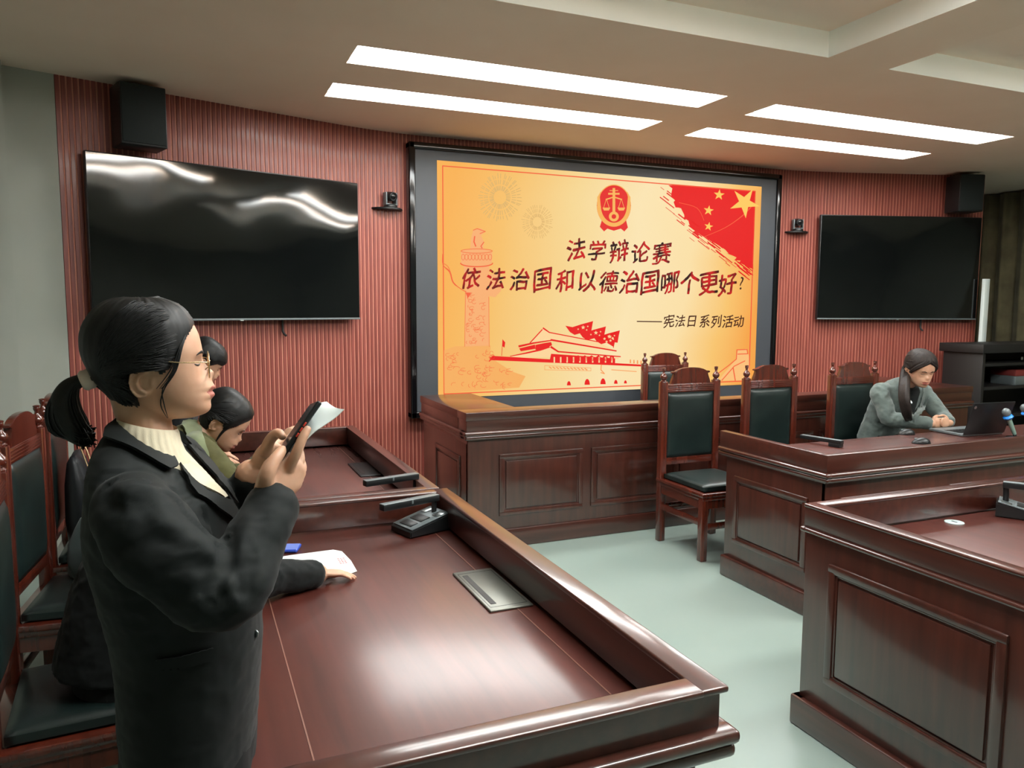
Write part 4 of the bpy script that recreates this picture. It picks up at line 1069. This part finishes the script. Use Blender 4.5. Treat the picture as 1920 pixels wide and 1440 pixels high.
    rad = [10, 14, 19, 24, 27, 25, 14]
    P = [A(x, y) for x, y in path]
    tube(bm, P, [(r*PX, r*PX*.85) for r in rad], 18, k=5, ref=(0, 1, 0))
    random.seed(12)
    for i in range(230):
        a = random.uniform(0, 2*pi); rr = random.uniform(.85, 1.12); e = random.uniform(.82, 1.12); Q = []
        for (x, y), r in zip(path, rad):
            Q.append(A(x, y)+Vector((cos(a)*r*PX*rr, sin(a)*r*PX*rr*.85, cos(a)*r*PX*rr*.35)))
        last = Q[-2]+(A(path[-1][0], path[-1][1])-Q[-2])*e+Vector((random.uniform(-.004, .022), random.uniform(-.02, .02), random.uniform(-.012, .012))); Q[-1] = last
        tube(bm, Q, .0011, 4, k=2, round_ends=False)
    for i in range(26):     # ends swinging back towards the neck
        q = random.random(); Q = [A(118+q*14, 770+random.uniform(-6, 6), 1.5+random.uniform(-.02, .02)), A(140+q*8, 792, 1.5+random.uniform(-.02, .02)), A(160, 800+q*24, 1.5+random.uniform(-.015, .015)), A(176+random.uniform(-5, 4), 796+q*30, 1.5)]
        tube(bm, Q, .0016, 5, k=3, round_ends=False)
    O('ponytail', bm, HAIR)
    bm = NB(); c = A(166, 711); d = (A(150, 716)-A(178, 706)).normalized()
    q = d.to_track_quat('Z', 'Y').to_matrix().to_4x4()
    lathe(bm, [(.008, -.010), (.0155, -.010), (.0185, -.004), (.0175, .002), (.0185, .007), (.015, .012), (.008, .012)], 22, M=Matrix.Translation(c) @ q)
    O('hair_band', bm, cloth('pale_elastic', lin(220, 200, 186)))
    bm = NB(); random.seed(2)
    for i in range(7):
        z0 = 616+i*4; Q = [M @ (surf_pt(356-i*2, z0, -1, 6)), M @ surf_pt(344-i, 650, -1, 7), M @ surf_pt(326+random.uniform(-6, 6), 690, -1, 9), M @ surf_pt(302+random.uniform(-8, 8), 722, -1, 8), M @ surf_pt(304+random.uniform(-4, 6), 752, -1, 7), A(316+random.uniform(-3, 4), 784, 1.44)]
        if i > 1: Q = Q[:4]
        tube(bm, Q, [.0011]*(len(Q)-1)+[.0004], 5, k=4)
    O('loose_strands', bm, HAIR)
    # glasses
    bm = NB(); gx = 393
    for s in (-1, 1):
        lathe_pts = [hl(gx-abs(0)*0+(-2.0 if s < 0 else 2.0)*0-3*(abs(cos(a))*0), s*33+26*cos(a), 686-23*sin(a)) for a in [2*pi*k/28 for k in range(29)]]
        tube(bm, [M @ p for p in lathe_pts], .0011, 6, k=1)
        tube(bm, [M @ hl(gx-1, s*58, 679), M @ hl(gx-8, s*70, 677), M @ hl(340, s*80, 676), M @ hl(290, s*81, 672), M @ hl(264, s*80, 682)], .0011, 6, k=4)
        tube(bm, [M @ hl(gx, s*12, 690), M @ hl(gx-6, s*11, 694), M @ hl(gx-8, s*11, 698)], .001, 6, k=3)
    tube(bm, [M @ hl(gx, -8, 682), M @ hl(gx+3, 0, 679), M @ hl(gx, 8, 682)], .0011, 6, k=3)
    gl = O('glasses', bm, GOLDM)
    # turtleneck
    bm = NB(); R = []
    for t, (xl, yl, xr, yr, g) in enumerate(((216, 782, 333, 803, 0), (213, 788, 336, 811, .8), (212, 800, 339, 826, 1), (210, 814, 348, 846, 1), (205, 832, 374, 884, .6))):
        a, b = A(xl, yl), A(xr, yr); c = (a+b)/2; h = (b-a)/2; ring = []
        for k in range(112):
            u = 2*pi*k/112; w_ = 1+.016*g*cos(u*28)
            ring.append(c+h*cos(u)*w_+Vector((0, .058+.009*t, 0))*sin(u)*w_)
        R.append(ring)
    top = [R[0][k]+(((R[0][0]+R[0][56])/2)-R[0][k])*.08+Vector((0, 0, -.006)) for k in range(112)]
    loft(bm, [top]+R, cap=False); O('turtleneck', bm, KNIT, 60)
    # jacket
    rings0 = []
    neckline = [((794, 218), (862, 346), .075), ((812, 200), (872, 366), .115), (( 838, 186), (884, 384), .155), ((874, 176), (902, 402), .185)]
    for (yl, xl), (yr, xr), b in neckline:
        a_, b_ = A(xl, yl), A(xr, yr); c = (a_+b_)/2; h = (b_-a_)/2; rings0.append((c, h.normalized(), Lf, h.length, b))
    prof = [(918, 166, 428, .195), (962, 158, 442, .192), (1020, 164, 462, .182), (1080, 180, 478, .172), (1140, 198, 490, .165), (1205, 214, 494, .165), (1270, 220, 490, .172), (1330, 224, 486, .178), (1378, 230, 482, .180), (1398, 236, 476, .178)]
    rings = rings0
    for y, xl, xr, b in prof:
        a_, b_ = A(xl, y), A(xr, y); c = (a_+b_)/2; h = (b_.x-a_.x)/2
        a2 = sqrt(max(h*h-(b*sin(th))**2, .05**2))/cos(th); rings.append((c, F, Lf, a2, b))
    bm = NB(); loft(bm, ring_torso(rings, 40, .9))
    J0 = bm.copy(); tm = remesh(J0, .0055, 6, .5); J = NB(); J.from_mesh(tm); bvh = BVHTree.FromBMesh(J); J.free(); bpy.data.meshes.remove(tm)
    def sleeve(bm, P, R, ref=None): tube(bm, P, R, 22, k=6, ref=ref)
    sleeve(bm, [A(272, 918, 1.42), A(250, 960, 1.335), A(290, 1018, 1.305), A(355, 1076, 1.287), A(406, 1110, 1.282), A(438, 1092, 1.29), A(468, 1035, 1.325), A(496, 978, 1.362), A(512, 948, 1.385)],
           [.036, .064, .069, .065, .061, .058, .053, .048, .046])
    sleeve(bm, [Vector((-.04, 1.60, 1.32)), shL, Vector((.01, 1.69, 1.2)), elL, Vector((.085, 1.65, 1.12)), A(462, 950, 1.565), A(473, 905, 1.535)], [.045, .058, .056, .053, .05, .044, .040])
    me = remesh(bm, .0055, 6, .5)
    def fk(p):
        d = min((p-elR).length, (p-A(330, 1040, 1.29)).length)
        return .35+1.1*exp(-(d/.11)**2)+.5*max(0, (1.0-p.z))*0
    fold(me, .0055, 13, 3.3, (1, .7, 1.25), fk); fold(me, .0022, 30, 8.1, (.6, .6, 1.5), lambda p: .6)
    # drag folds fanning from the inner elbow into the upper sleeve
    crease = [((395, 1030), (300, 985)), ((400, 1045), (318, 1035)), ((408, 1060), (345, 1085)), ((430, 1085), (470, 1000)), ((425, 1100), (455, 1140)), ((345, 880), (385, 960)), ((225, 935), (330, 915))]
    cs = [(A(a[0], a[1], 1.235), A(b[0], b[1], 1.235)) for a, b in crease]
    nrm = [v.normal.copy() for v in me.vertices]
    for v, nv_ in zip(me.vertices, nrm):
        if v.co.y > 1.36 or nv_.y > -.25: continue
        acc = 0
        for i, (a, b) in enumerate(cs):
            q = b-a; t = max(0, min(1, (v.co-a).dot(q)/q.length_squared)); w_ = a+q*t-v.co; w_.y = 0; d = w_.length
            acc += (.0075*exp(-(d/.011)**2)-.005*exp(-((d-.024)/.012)**2))*(1-.7*t)
        v.co += nv_*max(-.0045, min(.0075, acc))
    me.update(); jk = O('jacket', me, SUIT)
    # shirt front, lapels, collar, pocket flap
    bm = NB(); drape(bm, [(318, 842), (340, 842), (372, 876), (402, 908), (424, 934), (418, 938), (380, 920), (346, 900), (326, 872)], bvh, .004, .003); O('shirt_front', bm, KNIT, 60)
    bm = NB()
    drape(bm, [(329, 872), (352, 900), (386, 928), (424, 938), (440, 962), (446, 984), (438, 990), (420, 972), (392, 952), (364, 938), (347, 918), (343, 902), (334, 890)], bvh, .007, .005)
    drape(bm, [(334, 803), (343, 806), (368, 838), (398, 876), (424, 914), (440, 950), (428, 940), (404, 908), (372, 874), (340, 836), (335, 818)], bvh, .007, .004)
    O('lapels', bm, SUIT, 60)
    bm = NB(); drape(bm, [(219, 785), (252, 806), (290, 836), (320, 862), (331, 884), (312, 892), (286, 878), (252, 858), (220, 842), (196, 830), (202, 806)], bvh, .009, .005); O('collar', bm, SUIT, 60)
    bm = NB(); drape(bm, [(290, 1232), (340, 1226), (400, 1210), (402, 1236), (345, 1252), (292, 1258)], bvh, .005, .003); O('pocket_flap', bm, SUIT, 60)
    bm = NB(); b = A(481, 1187, 1.42); lathe(bm, [(.006, 0), (.008, .002), (.006, .004)], 16, M=Matrix.Translation(b) @ Matrix.Rotation(pi/2, 4, 'X') @ Matrix.Rotation(-.9, 4, 'Y')); O('button', bm, SILVER)
    bm = NB(); tube(bm, [A(476, 888, 1.53), A(474, 898, 1.532)], [(.027, .024), (.027, .024)], 20, k=2, round_ends=False); O('knit_cuff', bm, KNIT)
    # trousers and shoes
    bm = NB(); loft(bm, ring_torso([((-.02, 1.5, z), F, Lf, a, b) for z, a, b in ((.98, .10, .15), (.9, .112, .165), (.8, .118, .172), (.74, .11, .165))], 28, .9))
    for h_, f_ in zip(hips, feet): tube(bm, [h_+Vector((0, 0, .04)), h_*.7+f_*.3, h_*.45+f_*.55, f_+Vector((0, 0, .03))], [.085, .08, .066, .058], 18, k=4)
    me = remesh(bm, .009, 4); fold(me, .004, 14, 2.0, (1, 1, .6)); O('trousers', me, TROU)
    for s, f_ in zip((-1, 1), feet):
        bm = NB(); shoe(bm, (f_.x+.16, f_.y-.03, 0), (f_.x-.07, f_.y, 0)); O('shoe', bm, SHOE)
    # things in her hands
    t = thing('mobile_phone', 'black phone with red side buttons held upright over the paper by the standing woman', 'phone', A(548, 812, 1.40))
    b0, b1 = A(519, 862, 1.392), A(597, 750, 1.415); ax = (b1-b0); Ln = ax.length; ax.normalize(); wv = Vector((.045, .99, -.07)); wv = (wv-ax*wv.dot(ax)).normalized(); nv = ax.cross(wv).normalized()
    if nv.x > 0: nv = -nv
    MM = Matrix((ax, wv, nv)).transposed().to_4x4(); MM.translation = b0-Vector(t.location)
    bm = NB(); box(bm, 0, 0, -.0095, Ln, .074, 0, .0038, seg=3, M=MM); bd = obj('phone_body', bm, BLACKP, t)
    bm = NB(); box(bm, .004, .004, -.0002, Ln-.004, .070, .0005, M=MM); obj('phone_screen', bm, mat('phone_glass', lin(60, 70, 74), .12), t, smooth=False)
    bm = NB()
    for f in (.40, .49, .58): box(bm, Ln*f, -.0009, -.0066, Ln*f+.0085, .001, -.0034, .0006, M=MM)
    obj('side_buttons', bm, mat('red_button', lin(205, 62, 44), .4), bd)
    near = [(497, 900), (512, 879), (540, 845), (566, 817), (582, 802), (600, 790), (620, 776), (636, 761)]; far = [(488, 876), (506, 852), (528, 815), (545, 793), (560, 775), (575, 760), (590, 750), (604, 747)]
    N_, F_ = spline([A(x, y, 1.398) for x, y in near], 4), spline([A(x, y, 1.51) for x, y in far], 4)
    bm = NB(); k = len(N_); rows = []
    off = Vector((.0085, 0, -.0065))
    for j in range(7):
        q = j/6; rows.append([bm.verts.new(Vector(a).lerp(Vector(b_), q)+off+Vector((0, 0, -.004*sin(pi*q)))) for a, b_ in zip(N_, F_)])
    for a, b_ in zip(rows, rows[1:]):
        for i in range(k-1): bm.faces.new((a[i], a[i+1], b_[i+1], b_[i]))
    r = bmesh.ops.extrude_face_region(bm, geom=list(bm.faces)); 
    for g in r['geom']:
        if isinstance(g, bmesh.types.BMVert): g.co += Vector((.0009, 0, -.0007))
    bmesh.ops.recalc_face_normals(bm, faces=bm.faces)
    tag(obj('paper_sheet', bm, PAPER, ang=60), 'curled white paper held behind the phone by the standing woman', 'paper')
standing_woman()

# ---- seated people
def seated(label, spine, sh, el, wr, headM, jacket, skinm=SKIN, hands=None, bare=None, hairm=HAIR, hair_thick=13, knees=None, feet=None, trous=TROU, lat=None, vox=.004, spine_ab=None, tail=None, strand_goal=None, collar=None, extra=None, rot=None):
    """spine: pelvis, waist, chest, shoulder line, neck; lat: the person's left"""
    sp = [Vector(p) for p in spine]; lat = Vector(lat).normalized()
    base = Vector((sp[0].x, sp[0].y, 0)); root = thing('person', label, 'person', base)
    def O(name, bm, m, ang=180):
        o = obj(name, bm, m, root, ang=ang); o.location = -base; return o
    bm = NB(); add_head(bm, headM); hs = headM.to_scale().y
    hp = headM @ hl(258, 0, 745)
    tube(bm, [headM @ hl(258, 0, 725), hp, sp[4], sp[3]], [.05*hs, .05*hs, .054, .07], 16, k=3)
    tube(bm, [sp[0], sp[1], sp[2], sp[3]], [.10, .09, .10, .07], 14, k=3)
    for s, e, w_ in zip(sh, el, wr): tube(bm, [sp[3], s, e, w_], .032, 10, k=3)
    for w_, h in zip(wr, hands): hand_generic(bm, w_, h[0], h[1], h[2], h[3] if len(h) > 3 else .35, h[4] if len(h) > 4 else .92)
    for i, kn in enumerate(knees): tube(bm, [sp[0]+lat*(.09*(1 if i else -1)), Vector(kn), Vector(feet[i])+Vector((0, 0, .08))], .045, 10, k=3)
    finish_body(bm, root, headM, vox, skinm)
    root.children[-1].location = -base
    face_parts(root, headM)
    for c in root.children:
        if c.name.startswith('eye'): c.location = -base
    bm = NB(); hair_cap(bm, headM, bare, hair_thick, 778)
    if strand_goal: strands(bm, headM, [(356, 590), (352, 624), (332, 668), (300, 686), (262, 676), (250, 712), (240, 760), (300, 565)], strand_goal, 150, hair_thick+.5, .0013*hs, .18, 3)
    if tail:
        for P, R in tail: tube(bm, P, R, 14, k=5)
    O('hair', bm, hairm)
    ab = spine_ab or [(.13, .185), (.115, .17), (.12, .185), (.10, .175), (.06, .075)]
    bm = NB(); rings = []
    S2 = spline([tuple(p)+q for p, q in zip(sp, ab)], 4)
    for i, q in enumerate(S2):
        p = Vector(q[:3]); nx = Vector(S2[min(i+1, len(S2)-1)][:3])-Vector(S2[max(i-1, 0)][:3]); f = lat.cross(nx.normalized()).normalized()
        rings.append((p, f, lat, q[3], q[4]))
    loft(bm, ring_torso(rings, 32, .9))
    for s, e, w_ in zip(sh, el, wr):
        s, e, w_ = Vector(s), Vector(e), Vector(w_); tube(bm, [sp[3].lerp(s, .6), s, s.lerp(e, .55), e, e.lerp(w_, .45), w_+(e-w_)*.08], [.055, .066, .06, .056, .051, .043], 18, k=5)
    me = remesh(bm, .007, 5, .5); fold(me, .0055, 12, random.uniform(0, 9), (1, 1, 1)); fold(me, .002, 28, 3, (1, .7, 1.4)); me.update()
    jk = O('jacket', me, jacket)
    bm = NB(); a = sp[0]
    loft(bm, ring_torso([(a+Vector((0, 0, -.075)), lat.cross(Vector((0, 0, 1))), lat, .15, .175), (a+Vector((0, 0, .0)), lat.cross(Vector((0, 0, 1))), lat, .15, .18), (a+Vector((0, 0, .1)), lat.cross(Vector((0, 0, 1))), lat, .12, .165)], 24, .9))
    for i, kn in enumerate(knees):
        h_ = a+lat*(.09*(1 if i else -1)); kn = Vector(kn); ft = Vector(feet[i])
        tube(bm, [h_, h_.lerp(kn, .5), kn, kn.lerp(ft, .5), ft+Vector((0, 0, .07))], [.09, .08, .066, .058, .055], 16, k=4)
    me2 = remesh(bm, .01, 4); O('trousers', me2, trous)
    fw = lat.cross(Vector((0, 0, 1)))
    for ft in feet:
        bm = NB(); ft = Vector(ft); shoe(bm, ft+fw*.15, ft-fw*.08); O('shoe', bm, SHOE)
    J = NB(); J.from_mesh(me); bvh = BVHTree.FromBMesh(J); J.free()
    if extra: extra(O, bvh)
    return root
def headM(p, yaw, pitch, s=1.0, roll=0): return Matrix.Translation(Vector(p)) @ Matrix.Rotation(yaw, 4, 'Z') @ Matrix.Rotation(pitch, 4, 'Y') @ Matrix.Rotation(roll, 4, 'X') @ Matrix.Diagonal((.92*s, s, s, 1))
BARE = [(420, 540), (376, 596), (366, 612), (352, 634), (340, 660), (322, 690), (304, 706), (290, 690), (284, 680), (256, 680), (247, 694), (250, 716), (262, 738), (262, 760), (250, 782), (250, 830), (420, 830)]
SHORT = [(420, 600), (390, 640), (372, 652), (340, 660), (318, 690), (300, 704), (290, 690), (284, 680), (256, 680), (247, 694), (250, 716), (246, 738), (225, 752), (225, 830), (420, 830)]
PY = (0, 1, 0)
# in black, bent over the nearest desk behind the standing woman
seated('seated person in black hidden behind the standing woman, resting one arm on the nearest desk', [(-.205, 2.52, .535), (-.175, 2.52, .76), (-.11, 2.52, .90), (-.085, 2.52, .955), (-.07, 2.52, .985)],
       [(-.05, 2.36, .945), (-.05, 2.68, .945)], [(.12, 2.25, .835), (.04, 2.80, .83)], [(.345, 2.335, .797), (.12, 2.60, .80)], headM((-.055, 2.52, 1.03), 0, .7, .92), SUIT2,
       hands=[((1, .10, -.12), (0, -.1, -1), (.0, 1, 0), .2, .78), ((.5, -.8, -.1), (0, 0, -1), (-.8, -.5, 0), .2, .8)], bare=BARE, knees=[(.16, 2.40, .52), (.16, 2.64, .52)], feet=[(.08, 2.40, 0), (.08, 2.64, 0)], lat=PY,
       spine_ab=[(.20, .19), (.17, .18), (.145, .19), (.10, .17), (.06, .08)], strand_goal=(176, 706))
# in sage and olive, head bowed
def sage_extra(O, bvh):
    bm = NB(); drape(bm, [(340, 800), (352, 784), (366, 790), (376, 806), (384, 830), (394, 852), (396, 868), (384, 862), (366, 840), (350, 822)], bvh, .006, .01, 4); O('collar', bm, SAGE, 60)
Y2 = 3.5
hm = headM((.115, Y2, 1.130), radians(-6), radians(44), 1.1)
R_ = seated('seated person with dark pulled-back hair and bowed head, in sage collar and olive sleeves', [(-.26, 3.46, .60), (-.18, 3.46, .76), (-.05, 3.48, .96), (.02, 3.49, 1.04), (.05, 3.5, 1.08)],
       [(.03, 3.30, 1.02), (.02, 3.66, 1.0)], [(.165, 3.20, .885), (.14, 3.78, .83)], [(.33, 3.28, 1.03), (.32, 3.66, .82)], hm, OLIVE,
       hands=[((.55, .1, .6), (.3, .3, -.4), (0, 1, .3), .5), ((.9, -.3, -.1), (0, 0, -1), (0, -1, 0), .3)], bare=BARE, knees=[(.14, 3.36, .50), (.14, 3.60, .50)], feet=[(.08, 3.36, 0), (.08, 3.60, 0)], lat=PY, strand_goal=(176, 706),
       tail=[([hm @ hl(180, 0, 710), hm @ hl(158, 0, 712), hm @ hl(150, 0, 735), hm @ hl(160, 0, 765)], [.018, .026, .026, .012]), ([hm @ hl(318, -74, 680), hm @ hl(312, -74, 705), hm @ hl(316, -66, 740), hm @ hl(322, -58, 762)], [(.006, .004), (.006, .004), (.004, .003), (.001, .001)])], extra=sage_extra)
# farthest, short black hair
hm = headM((.066, 4.40, 1.325), radians(4), radians(40), 1.0)
seated('seated person with short black hair, mostly hidden behind the standing woman\'s face', [(-.2, 4.38, .60), (-.17, 4.38, .80), (-.10, 4.39, 1.0), (-.04, 4.39, 1.12), (.0, 4.4, 1.17)],
       [(-.05, 4.21, 1.08), (-.05, 4.57, 1.08)], [(-.04, 4.12, .82), (-.04, 4.68, .82)], [(.10, 4.30, .80), (.10, 4.50, .80)], hm, DARKJ,
       hands=[((1, .2, -.05), (0, 0, -1), (0, 1, 0), .3), ((1, -.2, -.05), (0, 0, -1), (0, -1, 0), .3)], bare=SHORT, hair_thick=15, knees=[(.14, 4.28, .5), (.14, 4.5, .5)], feet=[(.08, 4.28, 0), (.08, 4.5, 0)], lat=PY)
# the woman in the grey blazer
def grey_extra(O, bvh):
    bm = NB(); drape(bm, [(1698, 722), (1722, 722), (1726, 734), (1720, 756), (1710, 790), (1702, 776), (1696, 750)], bvh, .002, .004, 5); O('black_top', bm, SUIT2, 60)
    bm = NB(); drape(bm, [(1726, 716), (1738, 722), (1744, 744), (1736, 768), (1712, 796), (1711, 790), (1721, 758), (1727, 736)], bvh, .006, .006, 5); drape(bm, [(1684, 722), (1690, 722), (1698, 752), (1708, 796), (1700, 790), (1688, 760)], bvh, .006, .006, 5); O('lapels', bm, GREYB, 60)
    bm = NB(); tube(bm, [at(1707, 752, 3.83), at(1709, 756, 3.82)], .008, 10, k=2); O('pendant', bm, SILVER)
hm = headM((4.862, 3.93, 1.185), radians(-106), radians(24), 1.13)
tails = []
for k in range(6):
    y = -70+k*9
    tails.append(([hm @ hl(250-k*6, y, 660), hm @ hl(236-k*5, y-8, 720), at(1690+k*2, 738, 3.90-.01*k), at(1694+k*2, 770, 3.865-.008*k), at(1699+k*2, 788, 3.86)], [.016, .02, .021, .018, .008]))
for sd in (-1, 1):
    for q in range(3): tails.append(([hm @ surf_pt(335-q*6, 580, sd*.6, 13), hm @ surf_pt(362-q*3, 600, sd, 9), hm @ surf_pt(360-q*6, 632, sd, 8), hm @ surf_pt(338-q*6, 668, sd, 8), hm @ surf_pt(318-q*8, 700, sd, 7)], [.006, .010, .010, .008, .003]))
lt = Vector((.98, -.12, 0))
r_ = seated('seated person in a grey blazer with long dark hair, hands clasped behind a laptop', [(4.86, 4.22, .62), (4.86, 4.19, .76), (4.865, 4.11, .92), (4.87, 4.06, 1.02), (4.868, 4.02, 1.07)],
       [(4.68, 4.10, 1.0), (5.06, 4.06, 1.0)], [(4.655, 3.98, .822), (5.10, 3.90, .825)], [(4.86, 3.80, .802), (5.00, 3.77, .805)], hm, GREYB,
       hands=[((.75, -.25, .02), (.35, .9, -.1), (0, -.2, 1), .9), ((-.75, -.1, .05), (-.3, .9, -.1), (0, -.3, 1), 1.0)], bare=BARE, hairm=HAIRB, knees=[(4.77, 3.92, .5), (4.95, 3.92, .5)], feet=[(4.77, 4.0, 0), (4.95, 4.0, 0)], lat=lt, strand_goal=(176, 690), tail=tails, extra=grey_extra)

# ---- bag and clothes left on the chairs
t = thing('shoulder_bag', 'black shoulder bag with a tan strap leaning on the farthest chair on the left', 'bag', (-.475, 4.02, .498))
bm = NB(); R = []
for z, a, b, dx in ((.0, .045, .11, 0), (.02, .065, .135, 0), (.14, .072, .14, -.005), (.30, .055, .135, -.015), (.40, .03, .12, -.025), (.43, .012, .11, -.028)):
    R.append([Vector((dx+a*cos(q), b*abs(sin(q))**.6*(1 if sin(q) > 0 else -1), z)) for q in [2*pi*k/28 for k in range(28)]])
loft(bm, R); me = bpy.data.meshes.new('bag'); bm.to_mesh(me); bm.free(); fold(me, .006, 12, 4.4); obj('bag_body', me, mat('bag_nylon', lin(20, 24, 28), .5), t, ang=180)
bm = NB(); tube(bm, [(.04, -.10, .22), (.05, -.11, .36), (.03, -.09, .46), (.0, -.05, .48), (.01, -.03, .42), (.05, -.04, .28), (.07, -.03, .16)], (.007, .003), 8, k=5, ref=(0, 1, 0)); obj('strap', bm, mat('tan_leather', lin(176, 146, 104), .5), t)
bm = NB(); random.seed(6); R = []
for z, s in ((0, .9), (.03, 1.0), (.08, .95), (.14, .72), (.2, .45), (.235, .2)):
    R.append([Vector((.10*s*cos(q)*(1+.16*sin(3*q+z*20))-.06*z, .12*s*sin(q)*(1+.13*cos(4*q)), z)) for q in [2*pi*k/36 for k in range(36)]])
loft(bm, R); me = bpy.data.meshes.new('cloth'); bm.to_mesh(me); bm.free(); fold(me, .012, 11, 2.2, (1, 1, .7)); fold(me, .005, 25, 5)
o = obj('folded_garment', me, cloth('grey_green_cloth', lin(62, 74, 72)), ang=180, loc=(-.40, 3.56, .493)); tag(o, 'crumpled grey-green garment on the empty chair seat at the left', 'garment')
